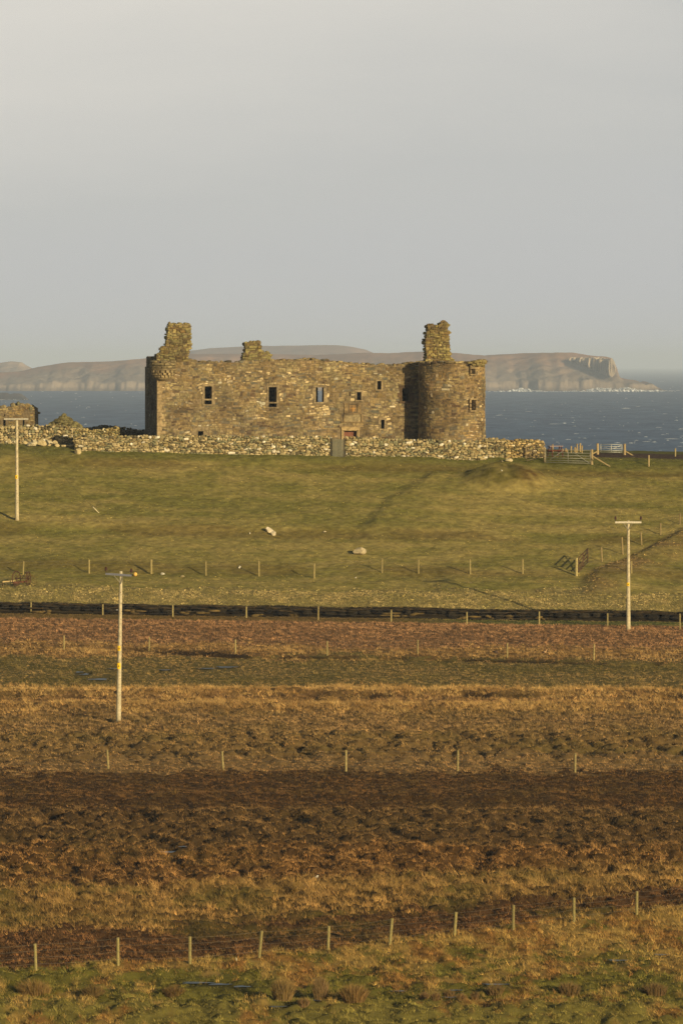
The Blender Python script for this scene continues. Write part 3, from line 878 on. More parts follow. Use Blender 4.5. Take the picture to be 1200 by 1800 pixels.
def slab(mb, P, U0, U1, top, holes, thick, col, step=.5, back=True, vx=()):
    """wall with real openings; P(u,v,w); holes (u0,u1,v0,v1); top(u)"""
    us = {U0, U1}
    for h in holes: us |= {h[0], h[1]}
    k = U0
    while k < U1: us.add(k); k += step
    us = sorted(us); us = [u for i, u in enumerate(us) if i == 0 or u - us[i - 1] > 1e-4]
    vsx = {0.0} | set(vx)
    for h in holes: vsx |= {h[2], h[3]}
    vsx = sorted(vsx)
    def inh(u, v): return any(h[0] < u < h[1] and h[2] < v < h[3] for h in holes)
    for i in range(len(us) - 1):
        ua, ub = us[i], us[i + 1]
        lv = vsx + [None]
        for j in range(len(lv) - 1):
            va = lv[j]; vb0 = lv[j + 1]
            ta, tb = (top(ua + 1e-3), top(ub - 1e-3)) if vb0 is None else (vb0, vb0)
            if inh((ua + ub) / 2, (va + (vb0 if vb0 is not None else min(ta, tb))) / 2): continue
            for wv, rev in ((0.0, False), (-thick, True)):
                if rev and not back: continue
                q = [P(ua, va, wv), P(ub, va, wv), P(ub, tb, wv), P(ua, ta, wv)]
                mb.add(q if not rev else q[::-1], [(0, 1, 2, 3)], col)
            if vb0 is None:
                mb.add([P(ua, ta, 0), P(ub, tb, 0), P(ub, tb, -thick), P(ua, ta, -thick)], [(0, 1, 2, 3)], col)
    for (a, b, c, d) in holes:
        for (p, q) in (((a, c), (b, c)), ((b, c), (b, d)), ((b, d), (a, d)), ((a, d), (a, c))):
            mb.add([P(p[0], p[1], 0), P(q[0], q[1], 0), P(q[0], q[1], -thick), P(p[0], p[1], -thick)], [(0, 1, 2, 3)], col)
    for uu in (U0, U1):
        mb.add([P(uu, 0, 0), P(uu, 0, -thick), P(uu, top(uu), -thick), P(uu, top(uu), 0)], [(0, 1, 2, 3)], col)

PATCH = [np.array(p) for p in ((.86, .80, .74), (.96, .93, .88), (1, 1, 1), (1.04, 1.03, 1.0), (.92, .96, .98))]
def facing(mb, P, U0, U1, top, holes, colf, hr=(.08, .24), wr=(.12, .48), prot=(.004, .030), gap=.016, pale=None, vstart=0.0, seed=3):
    """random rubble facing stones, warped so that courses wander"""
    v = vstart; row = 0
    def warp(u, vv):
        a = .16 * math.sin(u * .83 + seed + 1.3 * math.sin(vv * .9)) + .10 * math.sin(u * 2.3 + vv * 1.1 + seed * 2)
        b = .16 * math.sin(u * 3.1 + seed * 3 + 1.7 * math.sin(vv * 2.3)) + .12 * math.sin(vv * 4.1 - u * 1.9)
        return u + b * .30, vv + a * .45 + b * .16
    while v < 12:
        hgt = random.uniform(*hr) * (1.5 if random.random() < .12 else 1)
        u = U0 - random.uniform(0, .3)
        any_ = False
        while u < U1:
            wd = random.uniform(*wr) * random.choice([1, 1, 1, .5, 1.4, .7])
            # sometimes split the stone in two thin ones
            subs = [(0, 1)] if random.random() < .72 or hgt < .17 else [(0, random.uniform(.38, .6))]
            if len(subs) == 1 and subs[0][1] < 1: subs.append((subs[0][1], 1))
            for (s0, s1) in subs:
                ua, ub = u + gap / 2, u + wd - gap / 2
                va, vb = v + hgt * s0 + gap / 2, v + hgt * s1 - gap / 2
                uc, vc = warp((ua + ub) / 2, (va + vb) / 2)
                if uc < U0 + .02 or uc > U1 - .02 or vc > top(uc) - .03 or vc < 0.02: continue
                any_ = True
                if any(h[0] - .06 < uc + (ub - ua) / 2 and uc - (ub - ua) / 2 < h[1] + .06 and h[2] - .04 < vc + (vb - va) / 2 and vc - (vb - va) / 2 < h[3] + .04 for h in holes): continue
                du, dv = (ub - ua) / 2, (vb - va) / 2
                pr = random.uniform(*prot)
                ring, inner = [], []
                cut = random.uniform(.15, .42)
                sh = [(-1, -1 + cut), (-1 + cut * .7, -1), (1 - cut * .7, -1), (1, -1 + cut), (1, 1 - cut), (1 - cut * .7, 1), (-1 + cut * .7, 1), (-1, 1 - cut)]
                jj = [(random.uniform(-.10, .10), random.uniform(-.12, .12)) for _ in sh]
                tu, tv = random.uniform(-.012, .012), random.uniform(-.012, .012)
                vs = []
                for (a_, b_), (j1, j2) in zip(sh, jj):
                    uu, vv = warp((ua + ub) / 2 + (a_ + j1) * du, (va + vb) / 2 + (b_ + j2) * dv)
                    uu = min(max(uu, U0), U1)
                    vs.append(P(uu, max(vv, 0), -.01))
                for (a_, b_), (j1, j2) in zip(sh, jj):
                    uu, vv = warp((ua + ub) / 2 + (a_ + j1) * du * .84, (va + vb) / 2 + (b_ + j2) * dv * .78)
                    uu = min(max(uu, U0), U1)
                    vs.append(P(uu, max(vv, 0), pr + tu * a_ + tv * b_))
                n = 8
                fs = [(k, (k + 1) % n, n + (k + 1) % n, n + k) for k in range(n)] + [tuple(n + k for k in range(n))]
                c = colf() * (.80 + .42 * (.5 + .5 * math.sin(uc * .9 + seed + 2 * math.sin(vc * .8 + uc * .35))) * (.5 + .5 * math.sin(vc * 1.3 + 1.7 * math.sin(uc * .7 + 2)))) * PATCH[int(2.5 + 2.4 * math.sin(uc * 1.9 + 2.1 * math.sin(vc * 1.7 + seed)))]
                if pale:
                    for (pu0, pu1, pv0, pv1, pp) in pale:
                        if pu0 < uc < pu1 and pv0 < vc < pv1 and random.random() < pp: c = pale_col()
                mb.add(vs, fs, c)
            u += wd
        v += hgt; row += 1
        if not any_ and row > 4: break

def wall_px(rect, w=0.0):
    """photo rectangle x0,x1,y0,y1 -> hole u0,u1,v0,v1 on the facade"""
    x0, x1, y0, y1 = rect
    u0, u1 = u_of(x0), u_of(x1); Y = P0.y + AX.y * (u0 + u1) / 2
    return (u0, u1, z_of(y1, Y) - ZB, z_of(y0, Y) - ZB)
RECTS = {'w1a': (360, 372.5, 679, 701), 'w1b': (360, 372.5, 703.6, 710.5), 'w2a': (472.3, 486.3, 680.5, 706.5), 'w2b': (472.3, 486.3, 709.3, 715.5),
         'w3': (555, 569, 681, 706.7), 'w4': (627, 634.5, 689, 703.4), 'w5': (663, 669.7, 670, 684.7), 'w6': (669.5, 675.2, 738, 753.5),
         'w7': (706.5, 719, 682.6, 705), 'w8': (348, 357.5, 758, 770), 'door': (604.5, 626.5, 757.5, 795)}
HOLES = {k: wall_px(v) for k, v in RECTS.items()}
def topf(u):
    xp = 600 + F * (P0.x + AX.x * u) / (P0.y + AX.y * u)
    yp = float(np.interp(xp, [277, 340, 345, 420, 425, 480, 545, 575, 640, 700, 800], [634, 634, 636.5, 637, 634, 634.5, 632.5, 635, 641, 643, 638]))
    return z_of(yp, P0.y + AX.y * u) - ZB
ULEN = 22.3; DEP = 7.9; TH = 1.0
mortar = lin(132, 114, 84, .8)
def Pf(u, v, wv):
    p = W(u, ZB + v, wv) - Vector((0, 0, 0)); return (p.x - CL.x, p.y - CL.y, p.z - CL.z)
mb = MB()
hl = list(HOLES.values())
slab(mb, Pf, 0, ULEN, topf, hl, TH, mortar)
pale = []
for k in ('w1a', 'w2a', 'w3', 'w4', 'w6', 'w8'):
    h = HOLES[k]; pale.append((h[0] - .45, h[1] + .45, h[2] - .15, h[3] + .25, .55))
h = HOLES['w3']; pale.append((h[0] - .5, h[1] + .4, h[2] - 1.2, h[2], .40))
pale.append((u_of(600), u_of(690), 0.2, 1.4, .18)); pale.append((u_of(278), u_of(292), 2.6, 3.2, .5)); pale.append((u_of(395), u_of(560), 5.4, 6.4, .10)); pale.append((u_of(440), u_of(540), 2.8, 3.6, .12))
PANELS = [wall_px((604, 634, 709, 742)), wall_px((598, 632, 750, 795))]
facing(mb, Pf, 0, ULEN, topf, hl + PANELS, castle_col, pale=pale, seed=3)
# wall head: loose broken stones
u = 0.0
while u < ULEN - .2:
    s = random.uniform(.22, .55)
    for wv in (-.16, -.5, -.85):
        if random.random() < .82:
            p = Pf(u + random.uniform(-.1, .1), topf(min(u, ULEN)) + random.uniform(-.05, .09), wv)
            mb.stone(p, (s, .38, random.uniform(.10, .26)), castle_col() * random.uniform(.8, 1.15), rz=T + random.uniform(-.3, .3), power=.45)
    u += s * .8
v = 0.0; k = 0          # dressed quoins on the left corner
while v < 5.9:
    s = random.uniform(.2, .34); L1 = .62 if k % 2 else .34
    vs = []
    for wv in (-.3, .045):
        for (a_, b_) in ((-.03, v + .008), (L1, v + .008), (L1 - .02, v + s - .008), (-.03, v + s - .008)): vs.append(Pf(a_, b_, wv))
    mb.add(vs, [(4, 5, 6, 7), (3, 2, 1, 0), (0, 1, 5, 4), (1, 2, 6, 5), (2, 3, 7, 6), (3, 0, 4, 7)], lin(156, 134, 96, random.uniform(.75, 1.05)))
    v += s; k += 1
mb.build("front_wall", M_MASON, castle)

# gable and rear walls
def Pg(u, v, wv):   # left gable: u runs back from the front corner; outside is to the left
    p = P0 - NRM * u - AX * wv; return (p.x - CL.x, p.y - CL.y, v)
topg = lambda u: 7.42 + .08 * math.sin(u * 2)
mb = MB()
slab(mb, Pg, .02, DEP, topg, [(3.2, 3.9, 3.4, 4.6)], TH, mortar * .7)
facing(mb, Pg, 0.02, DEP, topg, [(3.2, 3.9, 3.4, 4.6)], lambda: castle_col() * .6, seed=13)  # shade of the gable side put into darker stone colour
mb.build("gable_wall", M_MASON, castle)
def Pb(u, v, wv):
    p = P0 - NRM * (DEP - wv) + AX * u; return (p.x - CL.x, p.y - CL.y, v)
# sight line through the third window fixes the opening in the rear wall
def back_u(xp):
    k = (xp - 600) / F; o = P0 - NRM * DEP
    return (k * o.y - o.x) / (AX.x - k * AX.y)
bh = [(back_u(558.5), back_u(578), 3.0, 5.6)]
mb = MB()
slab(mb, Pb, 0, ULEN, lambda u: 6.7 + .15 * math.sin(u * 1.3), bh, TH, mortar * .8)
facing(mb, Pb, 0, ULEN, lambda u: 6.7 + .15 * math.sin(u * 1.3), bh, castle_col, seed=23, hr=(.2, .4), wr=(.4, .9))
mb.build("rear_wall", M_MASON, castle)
def Pr(u, v, wv):
    p = P0 - NRM * u + AX * (ULEN + wv); return (p.x - CL.x, p.y - CL.y, v)
mb = MB()
slab(mb, Pr, 0.6, DEP, lambda u: 6.9, [], TH, mortar)
facing(mb, Pr, 0.6, DEP, lambda u: 6.9, [], castle_col, seed=33)
mb.build("gable_wall", M_MASON, castle)
# internal cross walls, the vault floor and added upper ceilings keep the rooms dark
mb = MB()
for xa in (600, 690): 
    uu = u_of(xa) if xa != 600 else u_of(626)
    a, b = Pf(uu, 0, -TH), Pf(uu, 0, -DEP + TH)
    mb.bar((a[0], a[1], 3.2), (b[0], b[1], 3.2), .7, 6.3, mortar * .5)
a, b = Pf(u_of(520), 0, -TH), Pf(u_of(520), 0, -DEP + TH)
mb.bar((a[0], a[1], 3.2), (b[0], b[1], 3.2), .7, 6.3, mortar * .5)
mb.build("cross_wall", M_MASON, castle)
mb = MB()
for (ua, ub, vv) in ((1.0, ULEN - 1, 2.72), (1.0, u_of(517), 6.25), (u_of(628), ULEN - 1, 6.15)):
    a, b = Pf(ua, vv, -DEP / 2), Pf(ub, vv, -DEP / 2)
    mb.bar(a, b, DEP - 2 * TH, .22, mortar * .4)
mb.build("vault_floor_and_dark_ceilings", M_MASON, castle)

# window dressings: each window is a part with its frame of pale stone
def window(key, keyb=None, fr=.14, dark=False):
    h = list(HOLES[key])
    if keyb: h[2] = HOLES[keyb][2]
    mb = MB()
    c = lin(158, 138, 102, .8) if not dark else lin(120, 96, 68, .6)  # dark: shade of the recess put into the frame colour
    def blk(u0, u1, v0, v1, o=.05):
        vs = []
        for wv in (-.30, o):
            for (a_, b_) in ((u0, v0), (u1, v0), (u1, v1), (u0, v1)):
                vs.append(Pf(a_ + random.uniform(-.012, .012), b_ + random.uniform(-.012, .012), wv))
        mb.add(vs, [(4, 5, 6, 7), (3, 2, 1, 0), (0, 1, 5, 4), (1, 2, 6, 5), (2, 3, 7, 6), (3, 0, 4, 7)], c * random.uniform(.7, 1.15))
    blk(h[0] - fr * 1.3, h[1] + fr * 1.3, h[3] + .004, h[3] + fr * 1.2)
    blk(h[0] - fr * 1.2, h[1] + fr * 1.2, h[2] - fr * .8, h[2] - .004, .10)
    v = h[2]; k = 0
    while v < h[3] - .02:
        s = min(random.uniform(.22, .42), h[3] - v)
        wdl = fr * random.choice([1.0, 1.7]); wdr = fr * random.choice([1.0, 1.7])
        blk(h[0] - wdl, h[0] - .003, v + .006, v + s - .006); blk(h[1] + .003, h[1] + wdr, v + .006, v + s - .006)
        v += s
    if keyb:
        hb = HOLES[keyb]
        blk(h[0] - .02, h[1] + .02, hb[3] + .002, HOLES[key][2] - .002, .03)
    return mb.build("window_frame", M_MASON, castle)
window('w1a', 'w1b'); window('w2a', 'w2b'); window('w3', fr=.15); window('w4', fr=.12); window('w5', fr=.11); window('w6', fr=.13); window('w7', fr=.2, dark=True); window('w8', fr=.3)

# carved panels over the door
def pbox(mb, rect, w0, w1, col):
    u0, u1, v0, v1 = wall_px(rect)
    vs = []
    for wv in (w0, w1):
        for (a_, b_) in ((u0, v0), (u1, v0), (u1, v1), (u0, v1)): vs.append(Pf(a_, b_, wv))
    mb.add(vs, [(4, 5, 6, 7), (3, 2, 1, 0), (0, 1, 5, 4), (1, 2, 6, 5), (2, 3, 7, 6), (3, 0, 4, 7)], col)
mb = MB(); g1 = lin(152, 128, 88, .8)
pbox(mb, (605, 611.7, 711, 726), -.2, .07, g1); pbox(mb, (628.3, 634, 711, 726), -.2, .07, g1 * .95)
pbox(mb, (611.9, 613.2, 711, 726), -.2, .02, g1 * .6); pbox(mb, (626.8, 628.1, 711, 726), -.2, .02, g1 * .6)
pbox(mb, (605, 634, 726.2, 728.2), -.2, .09, g1 * .9); pbox(mb, (604, 635, 708.8, 710.8), -.2, .1, g1 * .85)
pbox(mb, (603.5, 605, 728.5, 741), -.2, .09, g1); pbox(mb, (634.2, 637.5, 728.5, 741), -.2, .09, g1)
pbox(mb, (599, 639, 741.2, 742.8), -.2, .12, g1 * .9); pbox(mb, (596, 638, 749, 750.6), -.2, .12, g1 * 1.1)
mb.build("panel_surround", M_MASON, castle)
mb = MB(); c = lin(214, 160, 86, .85)
pbox(mb, (613.4, 626.6, 711, 726), -.2, -.02, c)
for (r, wv) in (((615, 625, 713, 714), .01), ((615, 616, 714.2, 724), .01), ((624, 625, 714.2, 724), .01), ((617.5, 622.5, 716, 723), .015), ((616.6, 623.4, 717.5, 719), .022), ((619.3, 620.7, 715, 724.4), .026)):
    pbox(mb, r, -.03, wv, c * random.uniform(.75, 1.1))
mb.build("carved_panel", M_MASON, castle)
mb = MB(); pbox(mb, (605.4, 633.8, 728.6, 741), -.2, .01, lin(158, 140, 102, .8)); mb.build("stone_plaque", M_MASON, castle)
mb = MB(); c = lin(178, 152, 106, .85)
pbox(mb, (599.8, 602.2, 756.5, 795), -.2, .10, c); pbox(mb, (602.4, 604.3, 757.5, 795), -.3, .05, c * .9)
pbox(mb, (626.7, 628.4, 757.5, 795), -.3, .05, c * .9); pbox(mb, (628.6, 631.3, 756.5, 795), -.2, .10, c)
pbox(mb, (599.8, 631.3, 753.0, 756.3), -.2, .10, c); pbox(mb, (599.0, 632.0, 751.0, 752.8), -.2, .14, c * 1.05); pbox(mb, (604.4, 626.6, 756.5, 757.4), -.3, .05, c * .8)
mb.build("door_surround", M_MASON, castle)
mb = MB()
for k in range(6):
    a_ = 604.6 + k * 3.65
    pbox(mb, (a_, a_ + 3.5, 757.6, 795), -.42, -.36 + random.uniform(0, .01), lin(128, 74, 44, random.uniform(.7, .9)))
dr = mb.build("door", M_PAINT, castle)
mb = MB(); pbox(mb, (621.5, 623, 776, 779), -.36, -.28, lin(40, 36, 32)); 
hd = mb.build("handle", M_METAL, dr)

# round tower
TC = P0 + AX * 21.75 + NRM * 1.15
TC = Vector(((793.5 - 600) / F * (TC.y), TC.y, 0))
RT = 2.50
def Pt(u, v, wv):
    a = u / RT       # a = 0 faces the camera, positive to the right
    r = RT + wv + .13 * max(0, 1 - v / 2.0) + .02 * math.sin(v * 2 + u)
    return (TC.x + r * math.sin(a) - CL.x, TC.y - r * math.cos(a) - CL.y, v)
def tower_hole(x0, x1, y0, y1):
    def ang(xp):
        return math.asin(max(-1, min(1, ((xp - 600) / F * (TC.y - 2) - TC.x) / RT)))
    return (ang(x0) * RT, ang(x1) * RT, z_of(y1, TC.y - 2) - ZB, z_of(y0, TC.y - 2) - ZB)
th = [tower_hole(825.2, 832.2, 703.5, 721), tower_hole(826, 831, 649, 657)]
ttop = z_of(637.5, TC.y) - ZB
PI = math.pi
uend = PI * RT
def topt(u):
    xp = 600 + F * (TC.x + RT * math.sin(u / RT)) / TC.y
    if abs(u) < PI * RT / 2 and 818 < xp < 826: return ttop - .28
    return ttop + (.05 if xp > 826 and abs(u) < 4 else 0) - .03 * math.sin(u * 1.7)
mb = MB()
slab(mb, Pt, -uend, uend, topt, th, .42, mortar, step=.28, vx=[.4 * k for k in range(1, 16)])
facing(mb, Pt, -uend, uend, topt, th, lambda: castle_col() * np.array([1.08, 1.02, .95]), seed=43, pale=[(1.2, 3.6, .3, 4.0, .12), (th[0][0] - .3, th[0][1] + .3, th[0][2] - .2, th[0][3] + .2, .5)])
u = -uend
while u < uend:     # coping course
    s = random.uniform(.35, .8)
    a_, b_ = Pt(u + s / 2, 0, -.18), 0
    if topt(u + s / 2) > ttop - .2:
        mb.stone((a_[0], a_[1], topt(u + s / 2) + random.uniform(-.02, .05)), (s * .98, .55, random.uniform(.14, .24)), castle_col() * 1.1, rz=u / RT, power=.3, jit=.06)
    u += s
twr = mb.build("tower", M_MASON, castle)
for zf in (2.7, 6.15):  # upper disk is a lid added to keep the tower dark inside
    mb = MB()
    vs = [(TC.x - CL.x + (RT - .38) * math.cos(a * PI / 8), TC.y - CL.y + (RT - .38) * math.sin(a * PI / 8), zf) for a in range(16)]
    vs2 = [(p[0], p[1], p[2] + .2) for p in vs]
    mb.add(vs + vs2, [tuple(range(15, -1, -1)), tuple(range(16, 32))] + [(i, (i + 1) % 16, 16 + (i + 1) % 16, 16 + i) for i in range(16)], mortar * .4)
    mb.build("tower_floor_and_dark_lid", M_MASON, twr)
for i, hh in enumerate(th):
    mb = MB()
    for (uu, sgn) in ((hh[0] - .08, -1), (hh[1] + .08, 1)):
        p = Pt(uu, 0, 0)
        v = hh[2]
        while v < hh[3]:
            s = random.uniform(.2, .34)
            mb.stone((p[0], p[1], v + s / 2), (.17, .24, s), lin(162, 138, 98, random.uniform(.6, .95)), rz=uu / RT, power=.25, jit=.05); v += s
    for vv in (hh[2] - .07, hh[3] + .08):
        p = Pt((hh[0] + hh[1]) / 2, 0, .0)
        mb.stone((p[0], p[1], vv), (hh[1] - hh[0] + .35, .24, .14), lin(160, 138, 100, .8), rz=hh[0] / RT, power=.25, jit=.05)
    mb.build("window_frame", M_MASON, twr)
# lintel rubble beside the notch
mb = MB()
for (xp, yp, sx, sz) in ((822, 637.5, .45, .2), (828, 641, .35, .22), (833, 636, .6, .26), (841, 634.5, .6, .3), (848, 636, .4, .4), (826, 645.5, .5, .12), (836, 641, .5, .3), (845, 642, .5, .3)):
    a_ = math.asin(max(-1, min(1, ((xp - 600) / F * TC.y - TC.x) / RT)))
    p = Pt(a_ * RT, 0, -.1)
    mb.stone((p[0], p[1], z_of(yp, TC.y) - ZB), (sx, .5, sz), lin(150, 134, 84, random.uniform(.6, 1)), rz=a_, power=.4)
mb.build("broken_parapet", M_MASON, twr)
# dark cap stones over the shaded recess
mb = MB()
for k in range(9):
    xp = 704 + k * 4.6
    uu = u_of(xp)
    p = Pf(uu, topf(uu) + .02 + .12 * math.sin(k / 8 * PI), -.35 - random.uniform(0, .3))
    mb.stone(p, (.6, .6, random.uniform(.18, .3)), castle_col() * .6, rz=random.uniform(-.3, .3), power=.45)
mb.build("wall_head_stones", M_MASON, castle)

# corbelled turret stump on the left corner
mb = MB()
tc_ = W(.42, 0, -.12)
YT = tc_.y - 1
def ring(r0, z0, r1, z1, n=32, col=None):
    vs = []
    for (r, z) in ((r0, z0), (r1, z1)):
        for k in range(n):
            a_ = 2 * PI * k / n; vs.append((tc_.x + r * math.cos(a_) - CL.x, tc_.y + r * math.sin(a_) - CL.y, z))
    mb.add(vs, [(k, (k + 1) % n, n + (k + 1) % n, n + k) for k in range(n)], col)
def tz(yp): return z_of(yp, YT) - ZB
cc = lin(160, 140, 100, .8)
prof = [(.42, 669), (.60, 665.5), (.64, 664), (.66, 660), (.80, 656.5), (.80, 655), (.92, 651.5), (.95, 650.6), (1.06, 650), (1.06, 648.4), (.98, 647.6)]
for (r0, y0), (r1, y1) in zip(prof, prof[1:]): ring(r0, tz(y0), r1, tz(y1), col=cc * random.uniform(.8, 1.0))
for row, (ra, ya, yb) in enumerate(((.76, 663.5, 659.4), (.90, 659.4, 655.2), (1.02, 655.2, 650.8))):
    n = 16
    for k in range(n):
        a_ = 2 * PI * (k + .5 * (row % 2)) / n
        r_ = ra - .10
        mb.box((tc_.x + r_ * math.cos(a_) - CL.x, tc_.y + r_ * math.sin(a_) - CL.y, (tz(ya) + tz(yb)) / 2), (.24, 2 * PI * ra / n * .56, tz(yb) - tz(ya) - .01), cc * random.uniform(.75, 1.15), rz=a_, jit=.008)
for row in range(3):
    z = tz(647.4) + row * .2; n = 13
    for k in range(n):
        a_ = 2 * PI * (k + .5 * (row % 2) + random.uniform(-.1, .1)) / n
        if row == 2 and random.random() < .3: continue
        mb.stone((tc_.x + .84 * math.cos(a_) - CL.x, tc_.y + .84 * math.sin(a_) - CL.y, z + .10), (.34, .50, .215), lin(146, 130, 92, random.uniform(.65, 1.0)), rz=a_, power=.35, jit=.08)
ring(.8, tz(647.4), .8, tz(636), col=mortar); 
mb.build("corner_turret", M_MASON, castle)

def stack(name, boxes, wpos, depth, col_f, courses=(.13, .34), seed=0):
    """broken chimney of coursed stones; boxes: (xL,xR,yTop,yBot) in photo units from the bottom up"""
    mb = MB()
    for (xl, xr, yt, yb) in boxes:
        u0, u1 = u_of(xl, wpos), u_of(xr, wpos)
        c = W((u0 + u1) / 2, 0, wpos); Yk = c.y
        z0, z1 = z_of(yb, Yk) - ZB, z_of(yt, Yk) - ZB
        mb.box((c.x - CL.x, c.y - CL.y, (z0 + z1) / 2 - .03), (u1 - u0 - .26, depth - .26, z1 - z0 + .02), mortar * .8, rz=T)
        hw = wpos + depth / 2
        def Pk(u, v, wv, hw=hw): return Pf(u, v, hw - .02 + wv)
        mb.add([Pk(u0 + .06, z0, -.03), Pk(u1 - .06, z0, -.03), Pk(u1 - .06, z1, -.03), Pk(u0 + .06, z1, -.03)], [(0, 1, 2, 3)], mortar * .8)
        facing(mb, Pk, u0 + .05, u1 - .05, lambda u: z1, [], col_f, hr=(.10, .24), wr=(.18, .5), prot=(.01, .09), vstart=z0, seed=seed + int(xl))
        z = z0
        while z < z1 - .05:
            s = min(random.uniform(*courses), z1 - z)
            for sg, ue in ((-1, u0), (1, u1)):
                for row in range(3):
                    wd = random.uniform(.22, .55); wv = hw - .2 - row * (depth - .34) / 2
                    off = random.uniform(-.09, .05)
                    p = Pf(ue - sg * (wd / 2 + off), z + s / 2, wv + random.uniform(-.05, .05))
                    mb.stone(p, (wd, .42, s * random.uniform(.95, 1.15)), col_f(), rz=T + random.uniform(-.2, .2), tilt=random.uniform(-.12, .12), power=random.uniform(.34, .5), jit=.12)
            z += s
        u = u0 + .1
        while u < u1 - .05:
            wd = random.uniform(.2, .5)
            for row in range(3):
                if random.random() < .75:
                    p = Pf(min(u + wd / 2, u1 - .1), z1 - random.uniform(-.02, .12), hw - .2 - row * (depth - .4) / 2)
                    mb.stone(p, (wd * 1.1, .42, random.uniform(.14, .3)), col_f(), rz=T + random.uniform(-.3, .3), tilt=random.uniform(-.2, .2), power=.45, jit=.14)
            u += wd
    return mb.build(name, M_MASON, castle)
def lich(): return lin(*random.choice([(160, 146, 92), (150, 134, 84), (140, 122, 78), (166, 152, 100), (132, 112, 72)]), random.uniform(.6, 1.0))
def warm(): return lin(*random.choice([(164, 130, 78), (144, 112, 66), (172, 144, 92), (120, 92, 58)]), random.uniform(.6, 1.1))
random.seed(11)
stack("chimney", [(273, 331, 622, 634), (280, 333, 611, 622), (289, 334, 604, 611), (291, 335, 586, 604), (293, 335.5, 572, 586), (294, 333, 569, 572)], -.55, 1.15, lich)
stack("chimney", [(424, 476, 631, 637), (424.5, 475, 624, 631), (427, 473, 619, 624), (428, 458.5, 608, 619), (427.5, 457, 601, 608)], -.6, .95, lich)
TW = 2.05 * 1.0
stack("chimney", [(744, 796, 631, 637), (746, 791, 621, 631), (745, 789.5, 606, 621), (744, 788.5, 595, 606), (745.5, 788, 583, 595), (748, 786, 571, 583), (771, 785, 566, 571)], -.3, 1.3, lambda: lich() * np.array([1.05, 1.0, .9]))

# ------------------------------------------------------------------ drystone walls
def drystone(name, label, pts, top_z, base_fn, thick=.55, colf=dry_col, hr=(.09, .20), wr=(.14, .42), cope=True, gaps=(), mat=None, cat="stone wall", holes=()):
    """pts: world XY polyline of the front face; stones laid in ragged courses on both sides of a core"""
    loc = (pts[0][0], pts[0][1], float(base_fn(0)))
    mb = MB(); mt = lin(104, 92, 62, .6)
    segs = []; L_ = 0
    for a, b in zip(pts, pts[1:]):
        d = math.hypot(b[0] - a[0], b[1] - a[1]); segs.append((a, b, L_, d)); L_ += d
    def P(u, wv):
        for a, b, s0, d in segs:
            if u <= s0 + d or (a, b, s0, d) == segs[-1]:
                t = (u - s0) / d; nx_, ny_ = (b[1] - a[1]) / d, -(b[0] - a[0]) / d
                return a[0] + (b[0] - a[0]) * t + nx_ * wv, a[1] + (b[1] - a[1]) * t + ny_ * wv, math.atan2(b[1] - a[1], b[0] - a[0])
    k = 0.0
    while k < L_:      # core
        k2 = min(k + .5, L_)
        xa, ya, _ = P(k, -thick / 2); xb, yb, _ = P(k2, -thick / 2)
        zb = float(base_fn((k + k2) / 2)) - .3; zt = top_z((k + k2) / 2) - .12
        mb.bar((xa, ya, (zb + zt) / 2), (xb, yb, (zb + zt) / 2), thick * .55, zt - zb, mt)
        k = k2
    for side in (0, 1):
        row = 0; v = -.1
        while v < 4:
            hgt = random.uniform(*hr) * (1.25 if row == 0 else 1.0)
            u = random.uniform(0, .1); anyp = False
            while u < L_:
                wd = min(random.uniform(*wr) * (1.5 if random.random() < .12 else 1), L_ - u + .02)
                if wd < .08: break
                uc = u + wd / 2
                zc = float(base_fn(uc)) + v + hgt / 2 + random.uniform(-.035, .035)
                if zc < top_z(uc) - .02:
                    anyp = True
                    x_, y_, an = P(uc, -.13 + random.uniform(-.03, .03) if side == 0 else -thick + .13)
                    if not any(h0 < uc < h1_ and z0 < zc < z1 for (h0, h1_, z0, z1) in holes):
                        mb.stone((x_, y_, zc), (wd * 1.10, .30, hgt * random.uniform(1.0, 1.35)), colf(), rz=an + random.uniform(-.16, .16), tilt=random.uniform(-.3, .3), power=random.uniform(.30, .5), jit=.15)
                u += wd
            v += hgt * .93; row += 1
            if not anyp: break
    if cope:
        u = .1
        while u < L_ - .1:
            wd = random.uniform(.14, .34)
            x_, y_, an = P(u, -thick / 2 + random.uniform(-.06, .06))
            mb.stone((x_, y_, top_z(u) + random.uniform(-.03, .05)), (wd * 1.1, thick * random.uniform(.5, .9), random.uniform(.14, .26)), colf(), rz=an + random.uniform(-.3, .3), tilt=random.uniform(-.5, .5), power=.5, jit=.14)
            u += wd * .92
    o = mb.build(name, mat or M_DRY, None, loc=loc)
    tag(o, label, cat)
    return o
def yz(yp, Y): return z_of(yp, Y)
def along(pts):
    def f(u):
        for a, b in zip(pts, pts[1:]):
            d = math.hypot(b[0] - a[0], b[1] - a[1])
            if u <= d: return a[0] + (b[0] - a[0]) * u / d, a[1] + (b[1] - a[1]) * u / d
            u -= d
        return pts[-1]
    return f
def topfn(pts, tab):
    al = along(pts)
    def f(u):
        x, y = al(u); xp = 600 + F * x / y
        return z_of(float(np.interp(xp, [t[0] for t in tab], [t[1] for t in tab])), y)
    return f
def basefn(pts, off=0.0):
    al = along(pts)
    def f(u):
        x, y = al(u); return h1(x, y) + off
    return f
def XY(xp, Y): return ((xp - 600) / F * Y, Y)
random.seed(5)
YW = 422.5
pw = [XY(131, YW), XY(583, YW)]
drystone("garden_wall", "long low drystone wall in front of the ruin left of the boarded gate", pw, topfn(pw, [(131, 766), (180, 768), (210, 768), (280, 767), (400, 768), (560, 769), (583, 769)]), basefn(pw))
pw = [XY(605, YW), XY(856, YW)]
